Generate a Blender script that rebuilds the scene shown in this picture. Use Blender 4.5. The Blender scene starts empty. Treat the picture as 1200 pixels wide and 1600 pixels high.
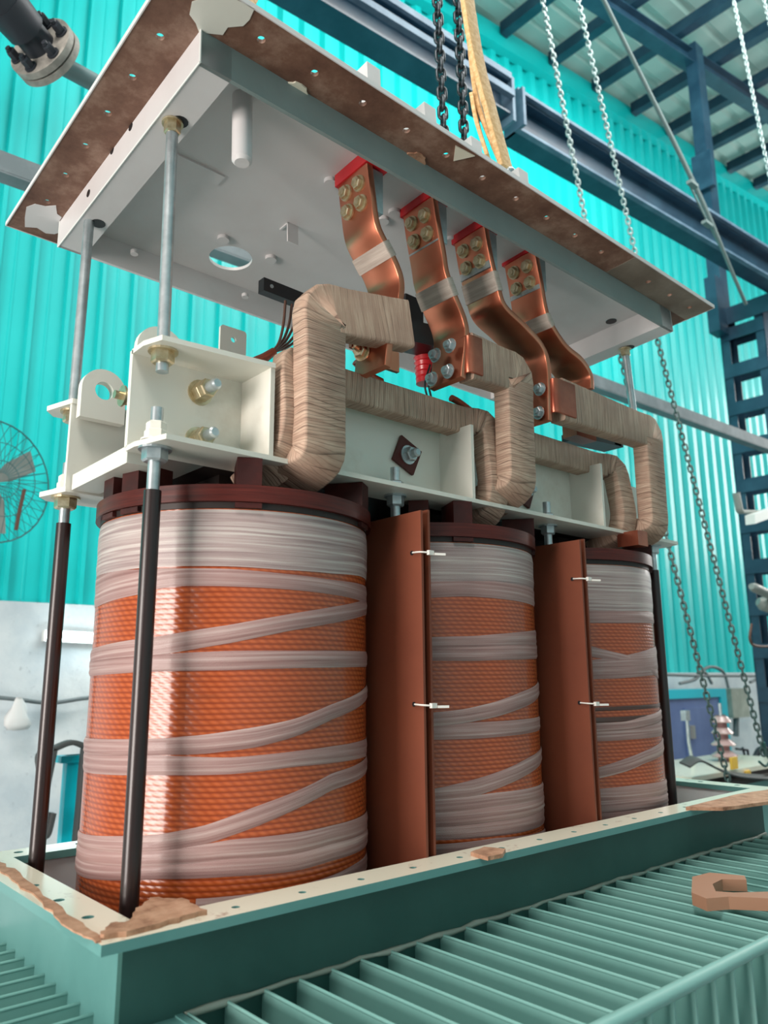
import bpy, math, random
import numpy as np
from mathutils import Vector, Matrix
random.seed(7)
sc = bpy.context.scene
C = sc.collection
PI = math.pi
# ------------------------------------------------------------------ camera (eye at the origin, floor 1.55 m below)
F = 1217.0
def _vp(u, v):
    r = np.array([u-600., -(v-800.), -F]); return r/np.linalg.norm(r)
AX = _vp(2020, 1050); AY = _vp(-488, 1067); AY = AY-AX*(AX@AY); AY /= np.linalg.norm(AY); AZ = np.cross(AX, AY)
RW = np.stack([AX, AY, AZ])
cam = bpy.data.cameras.new('camera'); co = bpy.data.objects.new('camera', cam); C.objects.link(co)
cam.sensor_fit = 'HORIZONTAL'; cam.sensor_width = 36.0; cam.lens = F/1200*36.0; cam.clip_start = .02; cam.clip_end = 200
co.matrix_world = Matrix([list(RW[i])+[0] for i in range(3)]+[[0, 0, 0, 1]])
sc.camera = co
cam.dof.use_dof = True; cam.dof.focus_distance = 1.45; cam.dof.aperture_fstop = 6.5
# ------------------------------------------------------------------ light
sc.view_settings.view_transform = 'Standard'; sc.view_settings.look = 'None'
sc.view_settings.gamma = 1; sc.view_settings.exposure = 0.35
sc.view_settings.use_curve_mapping = False
W = bpy.data.worlds.new('world'); sc.world = W; W.use_nodes = True
bg = W.node_tree.nodes['Background']; bg.inputs[0].default_value = (1, .93, .88, 1); bg.inputs[1].default_value = .27
def area(name, loc, target, sx, sy, power, col=(1, 1, 1)):
    l = bpy.data.lights.new(name, 'AREA'); l.shape = 'RECTANGLE'; l.size = sx; l.size_y = sy; l.energy = power; l.color = col
    o = bpy.data.objects.new(name, l); C.objects.link(o); o.location = loc
    o.rotation_euler = (Vector(target)-Vector(loc)).to_track_quat('-Z', 'Y').to_euler(); return o
area('window_light', (-4.0, .75, -.15), (0.8, 1.25, .35), 1.9, 2.3, 215, (1, .91, .85))
area('skylight', (4.5, 1.0, 5.6), (5.2, 4.4, 1.5), 4.5, 2.5, 290, (1, .97, .93))
area('tank_fill_light', (-1.3, -.1, 4.2), (.7, 1.2, -.3), 1.6, 1.3, 125, (1, .93, .86))  # added lamp above the tank, brightens its inside and rim
area('far_wall_light', (13.5, 1.5, 3.5), (8.0, 4.2, 2.5), 3, 3, 250, (1, .97, .93))  # area lamp aimed at the far wall
# ------------------------------------------------------------------ pixel helpers
def ray(u, v): return RW@np.array([u-600., -(v-800.), -F])
def upx(x, y, z): c = RW.T@np.array([x, y, z]); return 600+F*c[0]/-c[2]
def pl(u, v, x=None, y=None, z=None):
    r = ray(u, v); t = z/r[2] if z is not None else x/r[0] if x is not None else y/r[1]
    return r*t
def cylhit(u, v, cx, cy, r):
    d = ray(u, v); d = d/np.linalg.norm(d)
    a = d[0]**2+d[1]**2; b = -2*(d[0]*cx+d[1]*cy); c = cx*cx+cy*cy-r*r
    D = max(b*b-4*a*c, 0.); return d*((-b-math.sqrt(D))/(2*a))
# lid pose
_w = np.array([-0.0606, 0.0096, 0.0020]); _T = np.array([.3702, .84, .9548])
_t = np.linalg.norm(_w); _k = _w/_t; _K = np.array([[0, -_k[2], _k[1]], [_k[2], 0, -_k[0]], [-_k[1], _k[0], 0]])
LR = np.eye(3)+math.sin(_t)*_K+(1-math.cos(_t))*_K@_K
LL, LW, LI, LH = 1.5196, .7441, .0790, .0596
def lidp(p): return LR@np.array(p, float)+_T
def lidpx(u, v, z=None, y=None):
    r = LR.T@ray(u, v); o = -LR.T@_T
    t = (z-o[2])/r[2] if z is not None else (y-o[1])/r[1]
    return o+r*t
# ------------------------------------------------------------------ materials
def mat(name, col, rough=.5, metal=0., coat=0., fn=None, spec=.5):
    m = bpy.data.materials.new(name); m.use_nodes = True; nt = m.node_tree; b = nt.nodes['Principled BSDF']
    b.inputs['Base Color'].default_value = (*col, 1); b.inputs['Roughness'].default_value = rough
    b.inputs['Metallic'].default_value = metal; b.inputs['Coat Weight'].default_value = coat
    b.inputs['Coat Roughness'].default_value = .12; b.inputs['Specular IOR Level'].default_value = spec
    if fn: fn(nt, b)
    return m
def N(nt, t, **k):
    n = nt.nodes.new(t)
    for a, v in k.items(): setattr(n, a, v)
    return n
def coords(nt, kind='Object', scale=(1, 1, 1)):
    t = N(nt, 'ShaderNodeTexCoord'); mp = N(nt, 'ShaderNodeMapping'); mp.inputs['Scale'].default_value = scale
    nt.links.new(t.outputs[kind], mp.inputs[0]); return mp.outputs[0]
def noise(nt, vec, scale, detail=4, rough=.6):
    n = N(nt, 'ShaderNodeTexNoise'); n.inputs['Scale'].default_value = scale; n.inputs['Detail'].default_value = detail
    n.inputs['Roughness'].default_value = rough; nt.links.new(vec, n.inputs['Vector']); return n.outputs['Fac']
def ramp(nt, fac, stops):
    r = N(nt, 'ShaderNodeValToRGB'); e = r.color_ramp.elements
    while len(e) < len(stops): e.new(.5)
    for i, (p, c) in enumerate(stops): e[i].position = p; e[i].color = (*c, 1)
    nt.links.new(fac, r.inputs[0]); return r.outputs[0]
def bump(nt, b, h, strength=.3, dist=.002):
    n = N(nt, 'ShaderNodeBump'); n.inputs['Strength'].default_value = strength; n.inputs['Distance'].default_value = dist
    nt.links.new(h, n.inputs['Height']); nt.links.new(n.outputs[0], b.inputs['Normal'])
def mixc(nt, fac, a, c):
    m = N(nt, 'ShaderNodeMix', data_type='RGBA')
    for s, v in ((m.inputs[0], fac), (m.inputs[6], a), (m.inputs[7], c)):
        if isinstance(v, (int, float)): s.default_value = v
        elif isinstance(v, tuple): s.default_value = (*v, 1)
        else: nt.links.new(v, s)
    return m.outputs[2]
def mottled(col, col2, scale=6, lo=.4, hi=.7, bs=.1, bscale=60):
    def f(nt, b):
        v = coords(nt)
        nt.links.new(ramp(nt, noise(nt, v, scale, 6), [(lo, col), (hi, col2)]), b.inputs['Base Color'])
        bump(nt, b, noise(nt, v, bscale, 3), bs, .002)
    return f
def painted(col, dirt, scale=5, lo=.55, hi=.78, bs=.06):
    return mottled(col, dirt, scale, lo, hi, bs, 90)
def uvstreak(cols, sx, sy, bs, dist, extra=None):
    def f(nt, b):
        v = coords(nt, 'UV', (sx, sy, 1)); n = noise(nt, v, 1, 5, .65)
        nt.links.new(ramp(nt, n, cols), b.inputs['Base Color']); bump(nt, b, n, bs, dist)
    return f
def f_winding(nt, b):
    t = N(nt, 'ShaderNodeTexCoord'); sp = N(nt, 'ShaderNodeSeparateXYZ'); nt.links.new(t.outputs['UV'], sp.inputs[0])
    def mth(op, a, c=None, d=None):
        m = N(nt, 'ShaderNodeMath', operation=op)
        for k, x in enumerate((a, c, d)):
            if x is None: continue
            if isinstance(x, (int, float)): m.inputs[k].default_value = x
            else: nt.links.new(x, m.inputs[k])
        return m.outputs[0]
    wob = mth('MULTIPLY', noise(nt, coords(nt, 'UV', (9, 9, 1)), 1, 2), 2.2)
    row = mth('MULTIPLY_ADD', sp.outputs[1], 2*PI/.0076, wob)
    s1 = mth('MULTIPLY_ADD', mth('SINE', row), .5, .5)
    ph = mth('ADD', mth('MULTIPLY', sp.outputs[0], 2*PI/.0147), mth('MULTIPLY', row, .5))
    s2 = mth('MULTIPLY_ADD', mth('SINE', ph), .5, .5)
    h = mth('MULTIPLY', mth('POWER', s1, .7), mth('MULTIPLY_ADD', s2, .6, .4))
    c = ramp(nt, h, [(.02, (.24, .036, .007)), (.35, (.36, .066, .013)), (.9, (.47, .10, .025))])
    n = noise(nt, coords(nt, 'UV', (3, 26, 1)), 1, 3)
    c = mixc(nt, ramp(nt, n, [(.64, (0, 0, 0)), (.74, (.6, .6, .6))]), c, (.20, .045, .014))
    nt.links.new(c, b.inputs['Base Color'])
    bump(nt, b, h, .55, .0011)
def f_tape(c0, c1, c2):
    def f(nt, b):
        v = coords(nt, 'UV', (2.5, 150, 1)); n = noise(nt, v, 1, 4, .6)
        w = noise(nt, coords(nt, 'UV', (600, 900, 1)), 1, 2)
        c = ramp(nt, n, [(.30, c0), (.5, c1), (.68, c2)])
        nt.links.new(c, b.inputs['Base Color'])
        a = N(nt, 'ShaderNodeMath', operation='ADD'); nt.links.new(n, a.inputs[0]); nt.links.new(w, a.inputs[1]); bump(nt, b, a.outputs[0], .5, .0012)
    return f
def f_crepe(nt, b):
    # overlapping crosswise turns of paper tape, each turn at its own slight angle
    def mth(op, a, c=None, d=None, cl=False):
        m = N(nt, 'ShaderNodeMath', operation=op); m.use_clamp = cl
        for k, x in enumerate((a, c, d)):
            if x is None: continue
            if isinstance(x, (int, float)): m.inputs[k].default_value = x
            else: nt.links.new(x, m.inputs[k])
        return m.outputs[0]
    t = N(nt, 'ShaderNodeTexCoord'); sp = N(nt, 'ShaderNodeSeparateXYZ'); nt.links.new(t.outputs['UV'], sp.inputs[0])
    d = noise(nt, coords(nt, 'UV', (11, 4.5, 1)), 1, 1, .4)
    uu = mth('MULTIPLY_ADD', d, .050, sp.outputs[0])
    saw = mth('FRACT', mth('MULTIPLY', uu, 1/.0125))
    uu2 = mth('MULTIPLY_ADD', noise(nt, coords(nt, 'UV', (9, 5, 1)), 1.3, 1, .4), -.045, sp.outputs[0])
    saw2 = mth('FRACT', mth('MULTIPLY', uu2, 1/.0047))
    strength = ramp(nt, noise(nt, coords(nt, 'UV', (30, 12, 1)), 1, 2), [(.38, (.05, .05, .05)), (.62, (1, 1, 1))])
    line = mth('MULTIPLY', mth('SUBTRACT', 1, mth('MULTIPLY', saw, 6.0, cl=True)), strength)
    line2 = mth('MULTIPLY', mth('SUBTRACT', 1, mth('MULTIPLY', saw2, 4.5, cl=True)), .42)
    dk = mth('MAXIMUM', line, line2)
    n2 = noise(nt, coords(nt, 'UV', (8, 8, 1)), 1, 3); n4 = noise(nt, coords(nt, 'UV', (120, 12, 1)), 1, 3)
    base = ramp(nt, n4, [(.3, (.37, .24, .175)), (.5, (.47, .325, .24)), (.7, (.58, .435, .33))])
    base = mixc(nt, ramp(nt, n2, [(.45, (0, 0, 0)), (.7, (.6, .6, .6))]), base, (.33, .215, .165))
    c = mixc(nt, dk, base, (.095, .058, .04)); nt.links.new(c, b.inputs['Base Color'])
    hh = mth('MULTIPLY_ADD', saw, .6, mth('MULTIPLY', saw2, .25)); bump(nt, b, mth('SUBTRACT', mth('ADD', hh, mth('MULTIPLY', n2, .6)), dk), .55, .0028)
def f_copper(nt, b):
    v = coords(nt, 'Object', (1, 1, 1)); n = noise(nt, v, 9, 2)
    nt.links.new(ramp(nt, n, [(.3, (.56, .17, .095)), (.55, (.70, .25, .15)), (.75, (.78, .34, .23))]), b.inputs['Base Color'])
    bump(nt, b, n, .3, .006)
def f_brownflange(nt, b):
    v = coords(nt); n = noise(nt, v, 9, 7, .7); n2 = noise(nt, v, 2.6, 5)
    c = ramp(nt, n, [(.30, (.085, .035, .022)), (.5, (.17, .085, .055)), (.66, (.30, .19, .14))])
    nt.links.new(c, b.inputs['Base Color']); bump(nt, b, n, .3, .002)
def f_rimtop(nt, b):
    v = coords(nt); n = noise(nt, v, 16, 8, .72)
    c = mixc(nt, ramp(nt, n, [(.60, (0, 0, 0)), (.68, (1, 1, 1))]), (.80, .76, .62), (.34, .20, .14))
    nt.links.new(c, b.inputs['Base Color'])
def f_gasket(nt, b):
    v = coords(nt); n = noise(nt, v, 30, 6, .7)
    nt.links.new(ramp(nt, n, [(.3, (.20, .09, .05)), (.5, (.42, .23, .14)), (.7, (.55, .33, .22))]), b.inputs['Base Color']); bump(nt, b, n, .5, .004)
def f_whitewall(nt, b):
    v = coords(nt); n = noise(nt, v, 3, 6); n2 = noise(nt, v, 22, 5, .7)
    c = ramp(nt, n, [(.35, (.52, .60, .65)), (.65, (.72, .78, .80))])
    c = mixc(nt, ramp(nt, n2, [(.62, (0, 0, 0)), (.72, (.55, .55, .55))]), c, (.28, .33, .37))
    nt.links.new(c, b.inputs['Base Color']); bump(nt, b, n2, .3, .01)
M = {}
M['winding'] = mat('orange_winding', (.5, .12, .03), .27, 0, .35, f_winding)
M['tape'] = mat('white_glass_tape', (.6, .5, .48), .42, 0, .12, f_tape((.22, .11, .10), (.33, .20, .185), (.46, .34, .315)))
M['tape_grey'] = mat('grey_glass_tape', (.5, .45, .44), .42, 0, .15, f_tape((.22, .145, .145), (.39, .305, .29), (.56, .51, .475)))
M['resin'] = mat('dark_resin', (.07, .02, .01), .3, 0, .4)
M['wood'] = mat('varnished_wood', (.1, .02, .012), .38, 0, .05, uvstreak([(.3, (.035, .005, .004)), (.55, (.085, .012, .008)), (.75, (.13, .022, .014))], 6, 160, .15, .001))
M['woodblock'] = mat('varnished_block', (.08, .016, .01), .5, 0, .05, mottled((.035, .006, .005), (.075, .012, .009), 20))
M['cream'] = mat('cream_paint', (.72, .72, .64), .42, 0, .15, painted((.70, .70, .63), (.50, .44, .36), 7, .55, .85))
M['lid'] = mat('lid_grey_paint', (.62, .60, .60), .40, 0, .15, painted((.66, .65, .65), (.54, .50, .49), 3, .45, .9))
M['flange'] = mat('rusty_brown_primer', (.2, .1, .07), .65, 0, 0, f_brownflange)
M['flangebare'] = mat('worn_primer', (.2, .16, .12), .6, 0, 0, mottled((.15, .115, .085), (.25, .215, .17), 10))
M['zinc'] = mat('zinc_steel', (.55, .62, .64), .36, .75, 0, mottled((.42, .48, .50), (.62, .68, .70), 30))
M['brass'] = mat('zinc_yellow_steel', (.62, .52, .34), .32, .85, 0, mottled((.50, .41, .25), (.72, .64, .46), 60))
M['copper'] = mat('copper', (.8, .33, .2), .30, .97, 0, f_copper)
M['copperdark'] = mat('varnished_copper', (.42, .11, .06), .3, .8, .3, mottled((.34, .085, .05), (.52, .16, .09), 10))
M['crepe'] = mat('crepe_paper_tape', (.5, .38, .28), .75, 0, 0, f_crepe)
M['strap_tape'] = mat('cloth_tape', (.45, .38, .33), .7, 0, 0, uvstreak([(.3, (.30, .24, .20)), (.6, (.50, .43, .37)), (.8, (.6, .53, .47))], 90, 5, .4, .002))
M['red'] = mat('red_gasket', (.55, .012, .02), .35, 0, .3)
M['sleeve'] = mat('black_varnished_sleeve', (.014, .006, .006), .36, 0, .2, uvstreak([(.4, (.012, .005, .005)), (.8, (.03, .010, .009))], 3, 300, .2, .001))
M['board'] = mat('pressboard', (.36, .10, .045), .6, 0, 0, mottled((.15, .036, .016), (.215, .055, .023), 4, .3, .8))
for _n in ('wood', 'woodblock'): M[_n].node_tree.nodes['Principled BSDF'].inputs['Specular IOR Level'].default_value = .28
M['core'] = mat('core_steel', (.03, .022, .02), .5, .3)
M['black'] = mat('black_insulation', (.012, .012, .014), .4)
M['wire'] = mat('wire_brown', (.10, .045, .03), .5)
M['nylon'] = mat('white_nylon', (.75, .73, .68), .4)
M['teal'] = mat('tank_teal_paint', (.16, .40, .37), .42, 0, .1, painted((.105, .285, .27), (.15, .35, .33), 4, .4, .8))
M['tealdark'] = mat('tank_shade_hook_teal', (.03, .1, .09), .42, 0, .1, painted((.022, .085, .074), (.036, .115, .100), 5, .4, .8))  # tank's teal with the front wall's shade put in; hook is dark teal
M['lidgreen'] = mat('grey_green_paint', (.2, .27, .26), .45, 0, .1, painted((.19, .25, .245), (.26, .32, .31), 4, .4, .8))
M['fin'] = mat('lit_fin_teal', (.25, .5, .46), .4, 0, .15, painted((.20, .43, .395), (.26, .50, .46), 4, .4, .8))  # same teal as the tank, lightened for the light catching the fins
M['rimtop'] = mat('rim_top_cream', (.8, .76, .62), .28, 0, .3, f_rimtop)
M['tankin'] = mat('tank_inside_white', (.78, .82, .84), .4, 0, 0, painted((.78, .82, .84), (.52, .57, .60), 6, .6, .85))
M['gasket'] = mat('cork_gasket', (.4, .22, .14), .8, 0, 0, f_gasket)
M['wall'] = mat('cyan_sheet', (0, .58, .58), .42, 0, .1, mottled((.0, .55, .55), (.006, .61, .61), 1.2, .3, .7, .08, 14))
M['whitewall'] = mat('white_brick_paint', (.7, .75, .78), .5, 0, 0, f_whitewall)
M['navy'] = mat('navy_steel', (.010, .045, .085), .45, 0, .1, mottled((.008, .040, .075), (.020, .070, .115), 5))
M['bluegrey'] = mat('bluegrey_steel', (.12, .2, .28), .6, .0, 0, mottled((.07, .135, .20), (.13, .22, .30), 6))
M['girt'] = mat('grey_girt', (.2, .24, .26), .5, .1, 0, mottled((.13, .165, .18), (.21, .25, .27), 6))
M['floor'] = mat('concrete', (.22, .24, .24), .6, 0, 0, mottled((.15, .17, .17), (.28, .30, .30), 3))
M['chain'] = mat('black_chain_steel', (.05, .06, .07), .35, .7)
M['chainlight'] = mat('galvanised_chain', (.34, .42, .42), .35, .8)
M['chaindark'] = mat('dark_chain_steel', (.10, .15, .14), .35, .75)  # darker tone for the lower runs of the thin chains
M['sling'] = mat('yellow_webbing', (.75, .5, .22), .7, 0, 0, uvstreak([(.3, (.50, .28, .10)), (.5, (.70, .44, .20)), (.7, (.82, .60, .33))], 90, 60, .5, .003))
M['rope'] = mat('grey_rope', (.16, .22, .22), .7)
M['castiron'] = mat('dark_cast_iron', (.03, .035, .045), .5, .3)
M['pipeflange'] = mat('weathered_flange', (.30, .29, .26), .6, .1, 0, mottled((.22, .21, .19), (.38, .36, .32), 25))
M['pipe'] = mat('greygreen_pipe', (.16, .24, .25), .5, .1)
M['fan'] = mat('fan_grey', (.28, .30, .28), .5, .2)
M['fanwire'] = mat('fan_guard_wire', (.05, .15, .16), .5, .3)
M['cabinet'] = mat('blue_cabinet_paint', (.10, .17, .36), .4, 0, .1, mottled((.09, .15, .33), (.13, .20, .40), 4))
M['cyanpaint'] = mat('cyan_frame_paint', (.0, .50, .62), .4)
M['boxgrey'] = mat('beige_box', (.36, .40, .34), .5, 0, 0, mottled((.30, .34, .29), (.42, .46, .40), 8))
M['porcelain'] = mat('pink_porcelain', (.50, .34, .33), .25, 0, .5)
M['maroon'] = mat('maroon_core', (.22, .10, .10), .5)
M['yellow'] = mat('yellow_tag', (.85, .50, .06), .6)
M['bag'] = mat('white_plastic_bag', (.72, .74, .74), .45)
M['belt'] = mat('dark_belt', (.05, .055, .055), .65)
M['cable'] = mat('grey_cable', (.14, .17, .18), .6)
M['woodhandle'] = mat('old_wood', (.40, .20, .12), .6, 0, 0, uvstreak([(.3, (.26, .11, .06)), (.7, (.50, .28, .18))], 30, 120, .3, .002))
M['light'] = mat('lamp_tube_glow', (1, 1, 1), .5)
_b = M['light'].node_tree.nodes['Principled BSDF']; _b.inputs['Emission Color'].default_value = (.80, .97, 1, 1); _b.inputs['Emission Strength'].default_value = 14
M['fitting'] = mat('white_fitting', (.75, .78, .75), .4)
def f_roof(nt, b):
    v = coords(nt); n = noise(nt, v, 1.1, 5)
    nt.links.new(ramp(nt, n, [(.3, (.34, .60, .56)), (.7, (.60, .76, .72))]), b.inputs['Base Color'])
    tr = N(nt, 'ShaderNodeBsdfTranslucent'); tr.inputs[0].default_value = (.55, .85, .80, 1); mx = N(nt, 'ShaderNodeMixShader'); mx.inputs[0].default_value = .42
    nt.links.new(b.outputs[0], mx.inputs[1]); nt.links.new(tr.outputs[0], mx.inputs[2]); nt.links.new(mx.outputs[0], nt.nodes['Material Output'].inputs[0])
M['roof'] = mat('translucent_roof_sheet', (.5, .7, .66), .45, 0, 0, f_roof)
# ------------------------------------------------------------------ mesh builder
class MB:
    def __init__(s, xf=None): s.v = []; s.f = []; s.uv = []; s.mi = []; s.sm = []; s.xf = xf
    def add(s, vs, fs, uvs=None, mi=0, smooth=False):
        b = len(s.v)
        for p in vs: s.v.append(tuple(s.xf(p)) if s.xf else tuple(float(c) for c in p))
        for i, f in enumerate(fs):
            s.f.append([b+j for j in f]); s.uv.append(uvs[i] if uvs else None); s.mi.append(mi); s.sm.append(smooth)
        return s
    def box(s, x0, y0, z0, x1, y1, z1, mi=0):
        vs = [(x, y, z) for z in (z0, z1) for y in (y0, y1) for x in (x0, x1)]
        return s.add(vs, [(0, 2, 3, 1), (4, 5, 7, 6), (0, 1, 5, 4), (2, 6, 7, 3), (0, 4, 6, 2), (1, 3, 7, 5)], mi=mi)
    def obox(s, c, ax, ay, az, mi=0):     # oriented box, half vectors
        c, ax, ay, az = [np.array(q, float) for q in (c, ax, ay, az)]
        vs = [c+i*ax+j*ay+k*az for k in (-1, 1) for j in (-1, 1) for i in (-1, 1)]
        return s.add(vs, [(0, 2, 3, 1), (4, 5, 7, 6), (0, 1, 5, 4), (2, 6, 7, 3), (0, 4, 6, 2), (1, 3, 7, 5)], mi=mi)
    def prism(s, pts, vec, mi=0, smooth=False):
        n = len(pts); pts = [np.array(p, float) for p in pts]; vec = np.array(vec, float)
        vs = pts+[p+vec for p in pts]
        return s.add(vs, [tuple(range(n))[::-1], tuple(range(n, 2*n))]+[(i, (i+1) % n, n+(i+1) % n, n+i) for i in range(n)], mi=mi)
    def tube(s, p0, p1, r, n=16, r1=None, cap=True, mi=0, rot=0., smooth=True):
        p0 = np.array(p0, float); p1 = np.array(p1, float); d = p1-p0; L = np.linalg.norm(d); d /= L; r1 = r if r1 is None else r1
        a = np.cross(d, (0, 0, 1) if abs(d[2]) < .9 else (1, 0, 0)); a /= np.linalg.norm(a); b = np.cross(d, a)
        vs = []; 
        for i in range(n):
            q = rot+2*PI*i/n; w = a*math.cos(q)+b*math.sin(q); vs += [p0+w*r, p1+w*r1]
        fs = []; uv = []
        for i in range(n):
            j = (i+1) % n; fs.append((2*i, 2*j, 2*j+1, 2*i+1)); c = 2*PI*r/n
            uv.append([(0, c*i), (0, c*(i+1)), (L, c*(i+1)), (L, c*i)])
        s.add(vs, fs, uv, mi, smooth)
        if cap: s.add(vs, [tuple(range(0, 2*n, 2))[::-1], tuple(range(1, 2*n, 2))], None, mi)
        return s
    def path(s, pts, r, n=8, closed=False, mi=0):
        pts = [np.array(p, float) for p in pts]; m = len(pts); rings = []; nrm = None
        for i, p in enumerate(pts):
            q0 = pts[(i-1) % m] if (closed or i) else p; q1 = pts[(i+1) % m] if (closed or i < m-1) else p
            t = q1-q0; t /= np.linalg.norm(t)
            if nrm is None: nrm = np.cross(t, (0, 0, 1) if abs(t[2]) < .9 else (1, 0, 0))
            nrm = nrm-t*(nrm@t); nrm /= np.linalg.norm(nrm); b = np.cross(t, nrm)
            rr = r[i] if isinstance(r, (list, tuple)) else r
            rings.append([p+(nrm*math.cos(2*PI*k/n)+b*math.sin(2*PI*k/n))*rr for k in range(n)])
        vs = [q for R_ in rings for q in R_]; fs = []
        for i in range(m if closed else m-1):
            j = (i+1) % m
            for k in range(n): fs.append((i*n+k, i*n+(k+1) % n, j*n+(k+1) % n, j*n+k))
        s.add(vs, fs, None, mi, True)
        if not closed: s.add(rings[0], [tuple(range(n))[::-1]], None, mi); s.add(rings[-1], [tuple(range(n))], None, mi)
        return s
    def bar(s, pts, wdir, w, t, bev=.2, mi=0, u0=0., wob=0., tscale=None):   # rectangular section along a path; wdir = width direction
        pts = [np.array(p, float) for p in pts]; wdir = np.array(wdir, float); wdir /= np.linalg.norm(wdir); m = len(pts)
        b = bev*min(w, t); hw, ht = w/2, t/2
        sec = [(-hw+b, -ht), (hw-b, -ht), (hw-b*.3, -ht+b*.3), (hw, -ht+b), (hw, ht-b), (hw-b*.3, ht-b*.3), (hw-b, ht), (-hw+b, ht), (-hw+b*.3, ht-b*.3), (-hw, ht-b), (-hw, -ht+b), (-hw+b*.3, -ht+b*.3)]
        n = len(sec); per = [0.]
        for k in range(n): a_, b_ = sec[k], sec[(k+1) % n]; per.append(per[-1]+math.hypot(a_[0]-b_[0], a_[1]-b_[1]))
        vs = []; al = [u0]
        for i in range(m):
            t_ = pts[min(i+1, m-1)]-pts[max(i-1, 0)]; t_ /= np.linalg.norm(t_)
            wd = wdir-t_*(wdir@t_); wd /= np.linalg.norm(wd); nd = np.cross(t_, wd)
            if i: al.append(al[-1]+np.linalg.norm(pts[i]-pts[i-1]))
            k_ = 1+wob*random.uniform(-1, 1)
            ts_ = tscale[i] if tscale else 1.
            for (a_, b_) in sec: vs.append(pts[i]+wd*a_*k_+nd*b_*k_*ts_)
        fs = []; uv = []
        for i in range(m-1):
            for k in range(n):
                k2 = (k+1) % n; fs.append((i*n+k, i*n+k2, (i+1)*n+k2, (i+1)*n+k))
                uv.append([(al[i], per[k]), (al[i], per[k+1]), (al[i+1], per[k+1]), (al[i+1], per[k])])
        s.add(vs, fs, uv, mi, True)
        s.add(vs[:n], [tuple(range(n))[::-1]], [[(u0+q[0], q[1]) for q in sec[::-1]]], mi); s.add(vs[-n:], [tuple(range(n))], [[(u0+q[0], q[1]) for q in sec]], mi)
        return s
    def hexnut(s, c, ax, r, h, mi=0, washer=True):
        c = np.array(c, float); ax = np.array(ax, float); ax /= np.linalg.norm(ax)
        if washer: s.tube(c, c+ax*h*.18, r*1.28, 20, mi=mi, smooth=False); c = c+ax*h*.18
        s.tube(c, c+ax*h*.85, r, 6, mi=mi, smooth=False); s.tube(c+ax*h*.85, c+ax*h, r, 6, r*.86, mi=mi, smooth=False); return s
    def holed(s, x0, x1, y0, y1, z0, z1, hx, hy, hr, n=16, mi=0, mi_top=None):  # one rectangular cell with a round hole
        ang = sorted(set([2*PI*i/n for i in range(n)]+[math.atan2(y-hy, x-hx) % (2*PI) for x in (x0, x1) for y in (y0, y1)]))
        m = len(ang); o = []; ii = []
        for a in ang:
            ca, sa = math.cos(a), math.sin(a)
            k = min(((x1-hx)/ca if ca > 1e-9 else (x0-hx)/ca if ca < -1e-9 else 1e9), ((y1-hy)/sa if sa > 1e-9 else (y0-hy)/sa if sa < -1e-9 else 1e9))
            o.append((hx+k*ca, hy+k*sa)); ii.append((hx+hr*ca, hy+hr*sa))
        vs = [(p[0], p[1], z) for z in (z0, z1) for p in o+ii]
        F1 = []; F2 = []
        for i in range(m):
            j = (i+1) % m
            F1.append((i, m+i, m+j, j)); F2.append((2*m+i, 2*m+j, 3*m+j, 3*m+i)); F1.append((m+i, 3*m+i, 3*m+j, m+j)); F1.append((i, j, 2*m+j, 2*m+i))
        s.add(vs, F1, None, mi); s.add(vs, F2, None, mi if mi_top is None else mi_top); return s
    def strip(s, x0, x1, y0, y1, z0, z1, xs, hy, hr, mi=0, mi_top=None, axis='x'):  # plate strip with a row of holes
        xs = sorted(xs); ed = [x0]+[(a+b)/2 for a, b in zip(xs, xs[1:])]+[x1]
        for i, h in enumerate(xs):
            if axis == 'x': s.holed(ed[i], ed[i+1], y0, y1, z0, z1, h, hy, hr, 12, mi, mi_top)
            else: s.holed(y0, y1, ed[i], ed[i+1], z0, z1, hy, h, hr, 12, mi, mi_top)
        return s
    def build(s, name, material, parent=None, mats=None):
        if parent is None:
            a = np.array(s.v); o = np.array([(a[:, 0].min()+a[:, 0].max())/2, (a[:, 1].min()+a[:, 1].max())/2, a[:, 2].min()])
        else: o = np.array(parent['_o'])
        me = bpy.data.meshes.new(name); me.from_pydata([tuple(np.array(v)-o) for v in s.v], [], s.f)
        if any(u is not None for u in s.uv):
            ul = me.uv_layers.new(name='UVMap'); k = 0
            for pi, f in enumerate(s.f):
                for j in range(len(f)): ul.data[k].uv = s.uv[pi][j] if s.uv[pi] else (0, 0); k += 1
        me.polygons.foreach_set('use_smooth', s.sm); me.polygons.foreach_set('material_index', s.mi)
        me.materials.append(M[material] if isinstance(material, str) else material)
        for m_ in (mats or []): me.materials.append(M[m_])
        me.update()
        ob = bpy.data.objects.new(name, me); C.objects.link(ob); ob['_o'] = [float(q) for q in o]
        if parent is not None: ob.parent = parent
        else: ob.location = o
        return ob
def tag(o, label, cat, group=None, kind=None):
    if label: o['label'] = label
    if cat: o['category'] = cat
    if group: o['group'] = group
    if kind: o['kind'] = kind
    return o
def thing(name, loc, label, cat, group=None):
    o = bpy.data.objects.new(name, None); C.objects.link(o); o.location = [float(q) for q in loc]; o.empty_display_size = .05
    o['_o'] = [float(q) for q in loc]; return tag(o, label, cat, group)
def struct(mb, name, material, **k): o = mb.build(name, material, None, **k); o['kind'] = 'structure'; return o
def smooth(pts, k=6):
    P = [np.array(p, float) for p in pts]; P = [2*P[0]-P[1]]+P+[2*P[-1]-P[-2]]; out = []
    for i in range(1, len(P)-2):
        a, b, c, d = P[i-1:i+3]
        for j in range(k):
            t = j/k; out.append(.5*((2*b)+(-a+c)*t+(2*a-5*b+4*c-d)*t*t+(-a+3*b-3*c+d)*t**3))
    out.append(P[-2]); return out
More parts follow.
